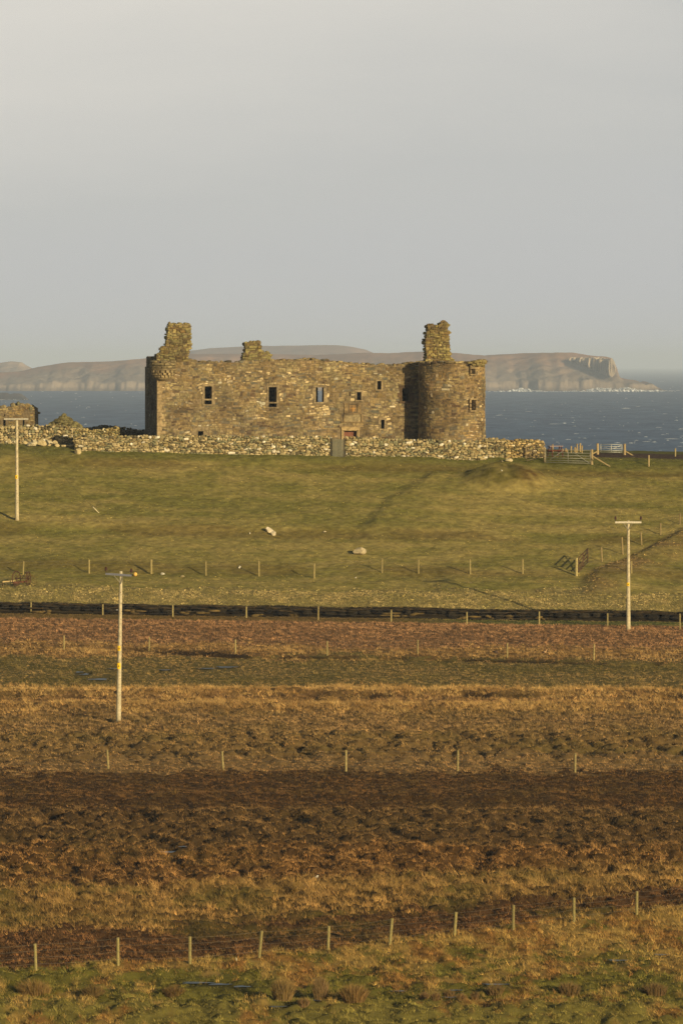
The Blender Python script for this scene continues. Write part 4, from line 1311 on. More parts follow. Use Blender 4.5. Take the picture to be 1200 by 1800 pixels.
drystone("garden_wall", "drystone wall right of the boarded gate under the round tower", pw, topfn(pw, [(605, 769), (640, 771), (720, 774), (800, 776), (856, 776)]), basefn(pw))
pw = [XY(850, YW + .9), XY(892, YW + .9)]
drystone("garden_wall", "short stretch of dark drystone wall at the foot of the tower right side", pw, topfn(pw, [(853, 772), (890, 773)]), basefn(pw), colf=lambda: dry_col() * .88)
pw = [XY(887, YW + .75), XY(957, YW + 1.8)]
drystone("garden_wall", "square ended golden wall stub beside the metal field gate", pw, topfn(pw, [(888, 776), (910, 774), (945, 775), (957, 778)]), basefn(pw), colf=lambda: dry_col() * np.array([1.08, 1.0, .85]), wr=(.12, .3), hr=(.09, .18), thick=.6)
pw = [XY(-80, 431), XY(60, 431), XY(150, 431)]
drystone("field_wall", "tall rubble wall of rounded beach stones at the left edge", pw, topfn(pw, [(-80, 753), (60, 749), (100, 749), (150, 756)]), basefn(pw), wr=(.14, .36), hr=(.12, .26), thick=.8)
pw = [XY(128, 428.5), XY(208, 427.8)]
drystone("field_wall", "weathered mortared wall stub between the left wall and the ruin", pw, topfn(pw, [(128, 755), (160, 757), (190, 755), (207, 750), (208, 752)]), basefn(pw), colf=lambda: dry_col() * np.array([1, .98, .8]), wr=(.12, .3), hr=(.08, .16))
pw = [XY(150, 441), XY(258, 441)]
drystone("field_wall", "black shaded wall joining the ruin on its left behind", pw, topfn(pw, [(150, 754), (180, 749), (215, 752), (240, 757), (258, 756)]), basefn(pw), colf=lambda: dry_col() * .45)  # castle's shadow put into the darkened stone colour

# ruined outbuilding at the left edge
random.seed(17)
rb = empty("ruined_outbuilding", (*XY(0, 440), h1(*XY(0, 440))), "roofless stone outbuilding with a jagged wall head at the left edge", "ruined building")
RL = rb.location.copy()
def ob(x0, y0, ax, ay, L_, topfn_, holes, name, nx_, ny_):
    def P(u, v, wv): return (x0 + ax * u + nx_ * wv - RL.x, y0 + ay * u + ny_ * wv - RL.y, v)
    mb = MB(); slab(mb, P, 0, L_, topfn_, holes, .7, mortar * .9)
    facing(mb, P, 0, L_, topfn_, holes, lambda: castle_col() * np.array([.88, .86, .78]), hr=(.1, .2), wr=(.15, .4), seed=61)
    u = 0.1
    while u < L_:
        s = random.uniform(.25, .5); p = P(u, topfn_(u) + random.uniform(-.05, .14), -.3)
        mb.stone(p, (s, .6, random.uniform(.15, .38)), dry_col() * .75, rz=random.uniform(-.5, .5), power=.5, jit=.15); u += s * .85
    mb.build(name, M_MASON, rb)
fx, fy = XY(-75, 440); ex, _ = XY(61, 440)
def fh(u):
    xp = 600 + F * (fx + u) / 440
    return z_of(float(np.interp(xp, [-75, 0, 12, 24, 34, 44, 54, 58, 61], [718, 717, 717, 714, 712, 711, 713, 717, 720])), 440) - RL.z
def oh(x0, x1, y0, y1): return ((x0 - 600) / F * 440 - fx, (x1 - 600) / F * 440 - fx, z_of(y1, 440) - RL.z, z_of(y0, 440) - RL.z)
ob(fx, fy, 1, 0, ex - fx, fh, [oh(6, 10.5, 738, 752), oh(40.5, 43.5, 738, 752), oh(8, 9.8, 728, 732), oh(48, 50, 724, 731)], "front_wall", 0, -1)
ob(ex, fy + .01, 0, 1, 5.0, lambda u: fh(ex - fx) + .15 * math.sin(u * 3), [], "end_wall", 1, 0)
ob(fx, fy + 5.0, 1, 0, ex - fx, lambda u: fh(u) - .3, [], "rear_wall", 0, -1)

# stone heap
mb = MB(); random.seed(23)
hx, hy = XY(113, 434.2); hz = h1(hx, hy)
for k in range(1100):
    a_ = random.uniform(0, 2 * PI); rr = random.random() ** .6
    x_ = hx + rr * 3.3 * math.cos(a_); y_ = hy + rr * 1.9 * math.sin(a_)
    zt = (z_of(727, hy) - hz) * max(0, 1 - rr)
    s = random.uniform(.12, .34)
    mb.stone((x_, y_, hz + zt * random.uniform(.9, 1.0) - .05), (s * 1.4, s, s * .8), lin(*random.choice([(136, 126, 80), (118, 108, 68), (152, 142, 96), (100, 90, 58)]), random.uniform(.5, 1)), rz=random.uniform(0, 3), tilt=random.uniform(-.6, .6), power=.5, jit=.15)
cone = [(hx + 3.1 * math.cos(k * PI / 8), hy + 1.8 * math.sin(k * PI / 8), hz - .1) for k in range(16)] + [(hx, hy, z_of(731, hy))]
mb.add(cone, [(k, (k + 1) % 16, 16) for k in range(16)], lin(60, 52, 34))
tag(mb.build("stone_heap", M_DRY, None, loc=(hx, hy, hz)), "conical heap of mossy stones behind the left wall", "stone heap")

# boarded gate in the wall
random.seed(31)
gx, gy = XY(593.5, YW - .15); gz = h1(gx, gy)
g = empty("boarded_gate", (gx, gy, gz), "grey green vertical boarded gate closing the gap in the garden wall", "gate")
mb = MB(); wtot = px(21, gy) - .06; hgt = z_of(772.5, gy) - gz
nb = 9
for k in range(nb):
    mb.box((-wtot / 2 + (k + .5) * wtot / nb, 0, hgt / 2 + .02), (wtot / nb - .012, .03, hgt), lin(122, 118, 96, random.uniform(.7, .95)))
mb.build("board", M_WOOD, g)
for zz in (.25, hgt - .2):
    mb = MB(); mb.box((0, .04, zz), (wtot - .02, .04, .10), lin(100, 96, 78, .8)); mb.build("rail", M_WOOD, g)
for sg in (-1, 1):
    mb = MB(); mb.box((sg * (wtot / 2 + .05), .1, (hgt + .1) / 2), (.09, .1, hgt + .12), lin(84, 78, 62, .8)); mb.build("gate_post", M_WOOD, g)

# ------------------------------------------------------------------ utility poles
def wood_pole(name, label, bx, by, tx, ty, arm, arm_c, sp_y, signs, twist=0.0, ins=True, armcol=(188, 180, 160), brace=True, armdrop=None, rb_=.145, rt_=.085):
    g0 = ground(bx, by); Y = g0.y
    e = empty(name, (g0.x, g0.y, g0.z - .0), label, "utility pole", "wooden power poles")
    H = z_of(ty, Y) - g0.z; lean = (tx - bx) / F * Y
    mb = MB()
    n = 12; pts = [(lean * t, 0, -.25 + (H + .25) * t) for t in [i / n for i in range(n + 1)]]
    mb.tube(pts, [rb_ + (rt_ - rb_) * i / n for i in range(n + 1)], 12, lin(204, 188, 150, .85), wob=.03)
    mb.v = mb.v
    for k in range(15):
        t = .12 + .84 * k / 15 + random.uniform(-.01, .01); a_ = random.uniform(-2.6, -.5)
        r = rb_ + (rt_ - rb_) * t
        p = Vector((lean * t + r * math.cos(a_), r * math.sin(a_), H * t))
        mb.stone(p, (.05, .02, .05), lin(120, 90, 56), power=.6)
    mb.build("pole", M_POLE, e)
    z = z_of(sp_y, Y) - g0.z
    x0, x1 = (arm[0] - bx) / F * Y, (arm[1] - bx) / F * Y
    slope = (arm_c) / F * Y
    yo = -(rt_ + .06)
    def armp(t): return (x0 + (x1 - x0) * t, yo + (t - .5) * twist, z - slope * (t - .5))
    mb = MB(); mb.bar(armp(0), armp(1), .10, .12, lin(*armcol, .8)); 
    ar = mb.build("crossarm", M_WOOD if ins != 'metal' else M_METAL, e)
    if brace:
        for sg in (-1, 1):
            mb = MB(); t = .5 + sg * .17; p = armp(t)
            mb.bar((p[0], p[1], p[2] - .06), (lean * .95, yo + .03, z - .52), .035, .035, lin(150, 140, 116, .7)); mb.build("brace", M_METAL, e)
    if ins:
        for t in (.015, .985):
            p = Vector(armp(t)); mb = MB()
            mb.tube([p + Vector((0, 0, .04)), p + Vector((0, 0, .26))], .018, 6, lin(70, 60, 56))
            mb.tube([p + Vector((0, 0, .18 + dz)) for dz in (0, .03, .04, .08, .085, .13, .135, .19, .22)], [.05, .10, .045, .095, .045, .09, .05, .06, .02], 12, lin(70, 34, 26, .8))
            mb.build("insulator", M_PAINT, e)
    for (sy0, sy1, wpx) in signs:
        za, zb = z_of(sy1, Y) - g0.z, z_of(sy0, Y) - g0.z; t = (za + zb) / 2 / H; r = rb_ + (rt_ - rb_) * t
        mb = MB()
        wd = px(wpx, Y)
        pts = []
        for s_ in range(7):
            a_ = -PI / 2 + (s_ / 6 - .5) * 1.7
            for zz in (za, zb): pts.append((lean * t - .02 + (r + .012) * math.cos(a_), (r + .012) * math.sin(a_), zz))
        mb.add(pts, [(2 * i, 2 * i + 2, 2 * i + 3, 2 * i + 1) for i in range(6)], lin(250, 198, 20, .9))
        zt = (za + zb) / 2
        mb.add([(lean * t - .02 - .04, -(r + .018), zt - .05), (lean * t - .02 + .04, -(r + .018), zt - .05), (lean * t - .02, -(r + .018), zt + .07)], [(0, 1, 2)], lin(60, 40, 20))
        mb.build("warning_plate", M_PAINT, e)
    return e, H
M_POLE = col_mat("pole_wood", nscale=7, namt=.22, stain=((.10, .07, .045), 2.5, .55, .75, .5))
random.seed(41)
pA, HA = wood_pole("utility_pole", "bleached wooden power pole nearest the left wall with a bare wooden crossarm", 30.5, 915, 30, 735, (8, 50.5), 0, 736.5, [(835, 841.5, 4)], ins=False, brace=False)
pB, HB = wood_pole("utility_pole", "tall wooden power pole standing in the brown bog with two yellow plates", 208.5, 1268, 213, 1004, (186, 232), 3, 1010, [(1135, 1144, 5), (1165, 1176, 5)], ins='metal', armcol=(120, 120, 126))
pC, HC = wood_pole("utility_pole", "wooden power pole by the peat bank on the right with a pale crossarm", 1103.5, 1107, 1103.5, 915, (1080, 1126), 0, 918, [(1024, 1030, 4)], armcol=(220, 208, 180))
# stay wire of the left pole
sg = ground(174, 902)
L0 = pA.location
mb = MB(); a_ = Vector((sg.x - L0.x, sg.y - L0.y, sg.z - L0.z)); b_ = Vector((0, -.1, HA - .8))
mb.tube([a_, b_], .008, 5, lin(60, 52, 44)); mb.build("stay_wire", M_METAL, pA)
mb = MB(); d_ = (b_ - a_).normalized()
mb.tube([a_ - d_ * .1, a_ + d_ * .62], .035, 6, lin(206, 190, 150)); mb.build("stay_guard", M_PAINT, pA)

# ------------------------------------------------------------------ fences
def post_mesh(mb, H, r, lx, ly=0.0, col=(168, 152, 106), k=1.0):
    n = 3; c = lin(*col, k * random.uniform(.7, 1.0))
    mb.tube([(lx * t, ly * t, -.2 + (H + .2) * t) for t in (0, .5, 1)], r, 8, c, wob=.04, smooth=False)
def fence(name, label, posts, rad=.05, wires=(.25, .5, .75, .97), col=(168, 150, 96), extra=None, netting=False, spread=None):
    """posts: (x_base, y_base, y_top, x_top)"""
    G = [ground(p[0], p[1]) for p in posts]
    o = G[0]
    e = empty(name, o, label, "fence", None)
    tops = []
    for p, gp in zip(posts, G):
        H = max(.6, px(p[1] - p[2], gp.y)); lx = px(p[3] - p[0], gp.y)
        mb = MB(); post_mesh(mb, H, rad * (p[4] if len(p) > 4 else 1), lx, col=col)
        q = mb.build("post", M_WOOD, e); q.location = gp - o
        tops.append((gp - o, H, lx))
    pr_ = [(tops[0][0] - (tops[1][0] - tops[0][0]), tops[0][1], 0)] + tops + [(tops[-1][0] + (tops[-1][0] - tops[-2][0]), tops[-1][1], 0)]
    for wv in wires:
        mb = MB(); pts = []
        for (b, H, lx) in pr_: pts.append(b + Vector((lx * wv, -rad - .01, H * wv)))
        full = []
        for a, b in zip(pts, pts[1:]):
            for t in (0, .25, .5, .75): full.append(a.lerp(b, t) - Vector((0, 0, .04 * math.sin(PI * t) )))
        full.append(pts[-1])
        mb.tube(full, .004, 4, lin(120, 108, 88)); mb.build("wire", M_METAL, e)
    if netting:
        mb = MB()
        for a, b in zip(pr_, pr_[1:]):
            n = max(3, int((b[0] - a[0]).length / .4))
            for i in range(n):
                t = i / n; p = a[0].lerp(b[0], t); H = a[1] + (b[1] - a[1]) * t
                mb.bar(p + Vector((0, -rad - .01, .05)), p + Vector((0, -rad - .01, H * .75)), .003, .003, lin(110, 100, 80))
        tag(mb.build("netting", M_METAL, e))
    return e
random.seed(51)
fence("wire_fence", "post and wire fence across the foot of the green pasture", [(41, 1010, 987, 42), (157, 1008, 984, 157), (266, 1009, 984, 266, 1.6), (362, 1012, 987, 362), (455, 1013, 986, 455), (552, 1017, 991, 552.5), (671, 1008, 983, 671.5), (735, 1008, 983, 735), (826, 1009, 983, 825.5), (918, 1009, 983, 918)], rad=.055)
fence("wire_fence", "netting fence standing in front of the black peat bank", [(55, 1078, 1058, 55), (181, 1081, 1062, 181), (304, 1084, 1063, 304), (433, 1086, 1066, 433), (559, 1090, 1066, 559.5), (687, 1093, 1072, 687.5), (820, 1098, 1076, 820), (947, 1099, 1075, 947), (1067, 1102, 1078, 1067), (1194, 1107, 1079, 1194)])
fence("wire_fence", "sparse post and wire fence beside the narrow bog drain", [(113, 1142, 1117, 113), (262, 1145, 1120, 263), (414, 1150, 1124, 414), (575, 1152, 1127, 575), (734, 1151, 1126, 734), (891, 1157, 1130, 891), (1043, 1161, 1132, 1043.5)], rad=.045)
fence("wire_fence", "line of five posts at the upper edge of the dark heather", [(191, 1352, 1319, 189), (393, 1354, 1320, 390.5), (608, 1356, 1319, 608), (804, 1355, 1319, 804.5), (1010, 1358, 1325, 1010.5)], rad=.055)
fence("wire_fence", "nearest fence of leaning posts along the green foreground bank", [(64, 1706, 1659, 62), (208, 1699, 1650, 207.5), (334, 1695, 1647, 334), (455, 1684, 1637, 460), (576, 1671, 1629, 578), (684, 1661, 1615, 689), (798, 1646, 1606, 801), (901, 1635, 1591, 902), (1008, 1620, 1578, 1008), (1118, 1608, 1567, 1118.5)], rad=.065, col=(150, 136, 84))
fence("wire_fence", "fence climbing the slope on the right towards the frame edge", [(1057.5, 987, 962, 1056), (1094, 975, 945, 1092), (1127, 958, 936, 1125.5), (1160, 940, 920, 1160), (1194, 922, 903, 1194)], rad=.055, col=(150, 130, 86))
fence("wire_fence", "single thin post and wires right of the gate by the power pole", [(1109, 1008, 987, 1109), (1215, 1008, 986, 1215)], rad=.05)

def single_post(name, label, x, yb, yt, r, lab_cat="post", col=(176, 154, 110), strut=None):
    gp = ground(x, yb) if yb > 801 else None
    if gp is None:
        Y = 432.0; X = (x - 600) / F * Y; gp = Vector((X, Y, h1(X, Y)))
    mb = MB(); H = z_of(yt, gp.y) - gp.z
    post_mesh(mb, H, r, 0, col=col)
    o = mb.build(name, M_WOOD); o.location = gp
    tag(o, label, lab_cat)
    return o, gp, H
single_post("gate_post", "thick round gate post at the end of the pasture fence casting a gate shadow", 1012.5, 1013, 981, .095, col=(186, 168, 110))
# open wooden gate behind it, seen almost edge on
def gate(name, label, a, b, H, z0, bars, diag, col, rad=.022, mat=M_METAL, verts=True, cat="gate"):
    a, b = Vector(a), Vector(b)
    e = empty(name, a, label, cat)
    ax = b - a
    for i in range(bars):
        t = i / (bars - 1); z = z0 + (H - z0) * (t ** 1.15)
        mb = MB(); mb.tube([(0, 0, z), (ax.x, ax.y, ax.z + z)], rad, 6, lin(*col, .8)); mb.build("bar", mat, e)
    for t in ((0, 1, .5) if verts else (0, 1)):
        mb = MB(); p = ax * t; mb.tube([(p.x, p.y, p.z + z0 - .03), (p.x, p.y, p.z + H + .03)], rad * 1.15, 6, lin(*col, .85)); mb.build("stile", mat, e)
    for (t0, s0, t1, s1) in diag:
        p, q = ax * t0, ax * t1
        mb = MB(); mb.tube([(p.x, p.y + .01, p.z + z0 + (H - z0) * s0), (q.x, q.y + .01, q.z + z0 + (H - z0) * s1)], rad * .9, 6, lin(*col, .85)); mb.build("diagonal_brace", mat, e)
    return e
def Gw(xp, Y, zoff=0.0):
    X = (xp - 600) / F * Y; return Vector((X, Y, h1(X, Y) + zoff))
ga = ground(1016, 1009); gb = Vector((ga.x + .75, ga.y + 2.7, 0)); gb.z = h1(gb.x, gb.y)
gate("wooden_gate", "dark weathered wooden gate standing open behind the thick post", ga, gb, 1.1, .15, 5, [(0, 0, 1, 1)], (96, 72, 48), rad=.035, mat=M_WOOD)
Y1 = 422.0
A = Gw(958, Y1); B = Gw(1037, Y1)
gate("field_gate", "wide galvanised field gate between wooden posts beside the garden wall", A, B, z_of(790, Y1) - A.z, .18, 6, [(0.02, 0, .42, 1), (.98, 0, .55, 1)], (150, 146, 130), rad=.021)
A2 = Gw(925, Y1 + .2); B2 = Gw(955, Y1 + 1.4)
gate("field_gate", "narrow rusty metal gate folded in front of the golden wall stub", A2, B2, z_of(786, Y1) - A2.z, .2, 5, [(0, .9, .95, 0)], (130, 112, 84), rad=.022)
single_post("gate_post", "slim gate post in front of the golden wall stub", 924, 806, 782, .07)
single_post("gate_post", "short gate post at the left end of the wide field gate", 957, 813, 787, .08)
o, gp, H = single_post("gate_post", "stout gate post at the right end of the wide field gate", 1039.5, 817, 790, .095)
def strut(label, x0, y0, x1, y1, Y):
    a, b = Vector(((x0 - 600) / F * Y, Y, z_of(y0, Y))), Vector(((x1 - 600) / F * Y, Y - .3, 0)); b.z = min(z_of(y1, Y), h1(b.x, b.y) + .05)
    mb = MB(); mb.tube([Vector((0, 0, 0)), b - a], .05, 7, lin(176, 152, 106, .85), smooth=False)
    o = mb.build("strut", M_WOOD); o.location = a; tag(o, label, "fence strut")
strut("slanting strut propping the right post of the wide field gate", 1041, 802, 1071, 820, Y1)
YG = 433.0
for xp, yt, lab in ((1049.5, 779.5, "tall brown post left of the small gate against the sea"), (1097, 780, "tall brown post right of the small gate against the sea")):
    gg = Gw(xp, YG); mb = MB(); post_mesh(mb, z_of(yt, YG) - gg.z, .095, 0, col=(170, 148, 106)); o = mb.build("gate_post", M_WOOD); o.location = gg; tag(o, lab, "post")
A = Gw(1055, YG); B = Gw(1092, YG)
gate("field_gate", "small silver gate outlined against the sea at the far side of the track", A, B, z_of(781, YG) - A.z, .2, 5, [(.35, .2, 1, .95)], (190, 190, 180), rad=.025)
strut("slanting strut running right from the tall post by the small gate", 1098, 793, 1122, 807, YG)
strut("short strut leaning left of the small gate against the sea", 1048, 794, 1030, 803, YG - .4)
single_post("fence_post", "lone post at the far edge of the pasture left of the frame edge", 1139.5, 820, 800, .05)
gg = Gw(1186, YG); mb = MB(); post_mesh(mb, z_of(788, YG) - gg.z, .055, 0); o = mb.build("fence_post", M_WOOD); o.location = gg; tag(o, "rightmost lone post against the sea beyond the track", "post")
ORD = ["", "first", "second", "third", "fourth", "fifth", "sixth", "seventh", "eighth", "last"]
k = 0
for xp, yt in ((971, 781), (988, 789), (993.5, 788), (997, 790), (1003, 784), (1009, 786), (1011.5, 788), (1014, 780), (1019, 779), (1022, 783)):
    Yp = 436 + (k % 3) * 2.0; k += 1
    gg = Gw(xp, Yp); mb = MB(); post_mesh(mb, z_of(yt, Yp) - gg.z, .055, random.uniform(-.04, .04), col=(176, 150, 100))
    o = mb.build("fence_post", M_WOOD); o.location = gg
    tag(o, ORD[k - 1] + " from the left of nine pale posts clustered right of the picnic table" if xp > 980 else "slim post rising behind the picnic table", "post", "cluster of posts by the picnic table" if xp > 980 else None)
# track edge fence rail? small sign stone on mound etc.

# picnic table
YP = 427.5
gp = Gw(975, YP)
tb = empty("picnic_table", gp, "dark red picnic table with fixed benches behind the wide field gate", "picnic table", rz=R(14))
rc = lin(120, 62, 50, .8)
mb = MB(); [mb.box((0, -.3 + k * .15, .80), (1.05, .14, .045), lin(176, 150, 140, .8)) for k in range(5)]; mb.build("table_top", M_WOOD, tb)
for sg in (-1, 1):
    mb = MB(); [mb.box((0, sg * (.62 + k * .14), .46), (1.0, .13, .045), rc) for k in range(2)]; mb.build("bench", M_WOOD, tb)
    for s2 in (-1, 1):
        mb = MB(); mb.bar((sg * .4, s2 * .22, .77), (sg * .4, s2 * .72, 0), .06, .09, rc * .7); mb.build("leg", M_WOOD, tb)
    mb = MB(); mb.box((sg * .4, 0, .41), (.05, 1.45, .08), rc * .7); mb.build("crossbeam", M_WOOD, tb)

# ------------------------------------------------------------------ boulders and stones
def boulder(label, xp, yp, wpx, hpx, col=(206, 190, 156), cat="boulder", group=None, depthk=.8, name="boulder", tilt=0.0, sd=0):
    random.seed(1000 + int(xp) + sd)
    if yp > 801: gp = ground(xp, yp)
    else: gp = Gw(xp, 426.0)
    Y = gp.y; sx, sz = px(wpx, Y), px(hpx, Y)
    mb = MB()
    import bmesh
    bm = bmesh.new(); bmesh.ops.create_icosphere(bm, subdivisions=3, radius=1.0)
    # cut by random planes for facets
    pl = [(Vector((random.gauss(0, 1), random.gauss(0, 1), random.gauss(.2, .8))).normalized(), random.uniform(.45, .82)) for _ in range(13)]
    vs = []
    for v in bm.verts:
        p = v.co.copy()
        for n_, d_ in pl:
            t = p.dot(n_)
            if t > d_: p -= n_ * (t - d_) * .97
        f = float(fbm(np.array([p.x * 2 + xp]), np.array([p.y * 2 + p.z * 1.7]), 5, 3)[0] - .5) * .14
        p *= 1 + f
        vs.append((p.x * sx / 2, p.y * sx / 2 * depthk, p.z * sz / 2 * 1.15 + sz * .42))
    fs = [tuple(v.index for v in f.verts) for f in bm.faces]; bm.free()
    mb.add(vs, fs, lin(*col, .85))
    o = mb.build(name, M_ROCK); o.location = gp
    if tilt: o.rotation_euler = (0, tilt, 0)
    tag(o, label, cat, group)
    return o
boulder("larger of two white boulders side by side in the pasture", 473, 937, 18, 11, (226, 210, 178))
boulder("smaller white boulder touching the larger one in the pasture", 481, 942, 11, 10, (216, 200, 166))
boulder("tan pointed boulder lying alone in the middle of the pasture", 632, 975, 24, 14, (190, 172, 132))
boulder("white stone in front of the pasture fence beside the yellow float", 286, 1011, 9, 6, (236, 226, 200), "stone", name="stone")
boulder("small white stone on bare turf left of the fence middle", 421.5, 999, 7, 5, (230, 220, 196), "stone", name="stone")
boulder("flat pale stone set in the pasture right of the white boulders", 571, 936, 9, 3, (196, 180, 146), "stone", name="stone")
boulder("tiny pale stone just left of the pair of white boulders", 439.5, 939, 4, 3, (220, 206, 176), "stone", name="stone")
boulder("flat grey stone to the right of the white fence stone", 320, 1015, 12, 4, (160, 144, 104), "stone", name="stone")
boulder("small stone below the fence near the pasture centre", 625, 1017, 4, 3, (214, 200, 170), "stone", name="stone")
boulder("pale square stone lying on top of the turf mound", 893, 812, 17, 7, (196, 180, 140), depthk=.5)
boulder("low dark stone on the left shoulder of the turf mound", 881, 812, 9, 4, (120, 108, 76), "stone", name="stone")
boulder("white stone half sunk in the dark hummocks", 556.5, 1545, 8, 6, (206, 196, 176), "stone", name="stone")
boulder("tiny white stone by the foot of the fourth near fence post", 415.5, 1690, 4, 7, (216, 200, 160), "stone", name="stone")
boulder("small white stone on the front of the turf mound", 881, 829, 4, 3, (220, 214, 196), "stone", name="stone")
bl = [(56, 797, 19, 10, "round boulder at the left foot of the rubble wall"), (73, 798, 22, 14, "largest round boulder at the foot of the rubble wall"), (62, 791, 17, 9, "boulder behind the two round ones under the rubble wall"),
      (86, 787, 22, 11, "broad tan boulder leaning on the rubble wall"), (101, 794, 11, 7, "pale boulder right of the broad tan one"), (98, 787, 12, 9, "grey boulder wedged between wall and shadow"),
      (113, 795, 12, 5, "flat pale slab near the wall corner"), (123, 797, 14, 5, "long flat slab just left of the garden wall end"), (44, 789, 14, 8, "boulder low against the rubble wall left of the round pair"),
      (17, 785, 9, 9, "small pale boulder beside the left power pole"), (27, 787, 10, 9, "tan boulder directly behind the left power pole"), (87, 798, 9, 4, "small flat stone in the grass below the boulders"), (139, 798, 16, 11, "rounded tan boulder at the left end of the garden wall foot")]
for (x_, y_, w_, h_, lb) in bl:
    Yb = {True: 425.8, False: 423.6}[y_ < 792]
    if x_ == 139: Yb = 421.7
    random.seed(int(x_))
    o = boulder(lb, x_, 790, w_, h_, (194, 174, 126) if random.random() < .6 else (206, 190, 150), group="boulders along the rubble wall", sd=x_)
    X = (x_ - 600) / F * Yb; o.location = (X, Yb, max(h1(X, Yb) , z_of(y_, Yb)))
random.seed(61)
# yellow float
gp = ground(238, 1013.5)
r_ = px(3.6, gp.y)
mb = MB(); pts = [(0, 0, r_ - r_ * math.cos(PI * k / 10)) for k in range(11)]
mb.tube(pts, [max(.004, r_ * math.sin(PI * k / 10)) for k in range(11)], 16, lin(240, 190, 96, .9))
fo = empty("fishing_float", gp, "round yellow fishing float lying near the pasture fence", "float")
mb.build("ball", M_PAINT, fo)
mb = MB(); mb.torus((0, 0, 2 * r_), (0, 1, 0), .03, .010, 12, 5, lin(120, 90, 50)); mb.build("eye_ring", M_METAL, fo)
# white litter in the ditch
for i, (x_, y_, lb) in enumerate(((197, 1077, "left scrap of white plastic caught under the peat bank"), (206, 1077, "right scrap of white plastic caught under the peat bank"))):
    gp = ground(x_, y_)
    mb = MB(); mb.stone((0, 0, .10), (px(7, gp.y), .06, .08), lin(226, 222, 220, .9), tilt=.1, power=.5, jit=.2)
    o = mb.build("plastic_scrap", M_PAINT); o.location = gp + Vector((0, -.25, .02)); tag(o, lb, "litter")

# ------------------------------------------------------------------ hay rake
gp = ground(39, 1030)
rk = empty("hay_rake", gp + Vector((0, 0, 0)), "rusty horse drawn hay rake with spoked wheels in the pasture", "farm implement")
c1 = lin(92, 62, 42, .8); c2 = lin(72, 50, 34, .8)
def wheel(cx, cy, rw, yaw):
    mb = MB(); ax = Vector((math.cos(yaw), math.sin(yaw), 0)); ct = Vector((cx, cy, rw))
    mb.torus(ct, ax, rw, .032, 28, 6, c1)
    wobj = mb.build("wheel", M_RUST, rk)
    mb = MB(); mb.tube([ct - ax * .07, ct + ax * .07], .055, 8, c2); mb.build("hub", M_RUST, wobj)
    u_ = ax.orthogonal().normalized(); v_ = ax.cross(u_)
    mb = MB()
    for k in range(10):
        a_ = 2 * PI * k / 10; mb.tube([ct, ct + (u_ * math.cos(a_) + v_ * math.sin(a_)) * rw], .013, 5, c1)
    mb.build("spokes", M_RUST, wobj)
wheel(-.38, .1, .50, R(150)); wheel(.42, .35, .47, R(165)); 
mb = MB(); mb.tube([(-.45, .08, .5), (.5, .37, .47)], .028, 8, c2); mb.build("axle", M_RUST, rk)
for k in range(9):
    t = k / 8; x_ = -.35 + .85 * t; y_ = .14 + .25 * t
    mb = MB(); mb.tube([(x_ + .05, y_, .55), (x_ + .16, y_ + .1, .72), (x_ + .34, y_ + .15, .62), (x_ + .46, y_ + .15, .35), (x_ + .44, y_ + .1, .08)], .010, 5, c1); mb.build("tine", M_RUST, rk)
mb = MB(); mb.tube([(0, .2, .5), (.16, .22, .78), (.32, .25, .98)], .02, 6, c2); mb.build("lever", M_RUST, rk)
mb = MB(); mb.stone((.28, .2, .88), (.28, .24, .07), c1, tilt=.5, power=.6, jit=.04, smooth=True); mb.build("seat", M_RUST, rk)
mb = MB(); mb.bar((-1.30, -.15, .28), (-.45, .0, .34), .08, .09, lin(196, 170, 116, .85)); mb.build("shaft", M_WOOD, rk)
mb = MB(); mb.bar((-1.27, -.15, .28), (-1.32, -.15, 0), .05, .05, c2); mb.build("prop", M_WOOD, rk)
mb = MB(); mb.bar((-.6, -.05, .22), (.35, .2, .30), .12, .10, lin(104, 64, 42, .9)); mb.bar((-.45, .0, .12), (-.05, .1, .30), .16, .12, c1); mb.build("frame", M_RUST, rk)

# ------------------------------------------------------------------ birds
def bird(label, xp, yp, s, face, body, head, back_c, upright):
    gp = ground(xp, yp)
    e = empty("bird", gp, label, "bird", "wading birds in the bog", rz=0)
    d = face
    mb = MB()
    if upright:
        pts = [(-.20 * d, 0, .17), (-.13 * d, 0, .175), (-.04 * d, 0, .19), (.05 * d, 0, .215), (.10 * d, 0, .25), (.13 * d, 0, .30), (.14 * d, 0, .345), (.155 * d, 0, .375), (.18 * d, 0, .372), (.20 * d, 0, .366)]
        rd_ = [.008, .035, .070, .078, .055, .034, .028, .034, .028, .008]
    else:
        pts = [(-.20 * d, 0, .23), (-.12 * d, 0, .20), (-.03 * d, 0, .18), (.06 * d, 0, .17), (.12 * d, 0, .155), (.17 * d, 0, .13), (.21 * d, 0, .10), (.235 * d, 0, .095), (.26 * d, 0, .085), (.27 * d, 0, .08)]
        rd_ = [.008, .035, .068, .075, .055, .034, .028, .033, .026, .008]
    mb.tube([Vector(p) * s for p in pts], [r * s for r in rd_], 12, body)
    bo = mb.build("body", M_BIRD, e)
    mb = MB(); h_ = Vector(pts[-2])
    mb.tube([h_ * s, (h_ + Vector((.09 * d, 0, -.02 if upright else -.05))) * s], [.010 * s, .003 * s], 6, lin(60, 50, 40)); mb.build("beak", M_BIRD, e)
    for sd in (-1, 1):
        mb = MB(); mb.stone(Vector((-.06 * d, sd * .062, .20)) * s, (.24 * s, .035 * s, .10 * s), back_c, tilt=.15 * d, power=.7, jit=.04, smooth=True); mb.build("wing", M_BIRD, e)
        mb = MB(); mb.tube([Vector((0, sd * .03, .14)) * s, Vector((.015 * d, sd * .03, .07)) * s, Vector((0, sd * .03, 0)) * s, Vector((.04 * d, sd * .03, -.0)) * s], .008 * s, 5, lin(120, 100, 60)); mb.build("leg", M_BIRD, e)
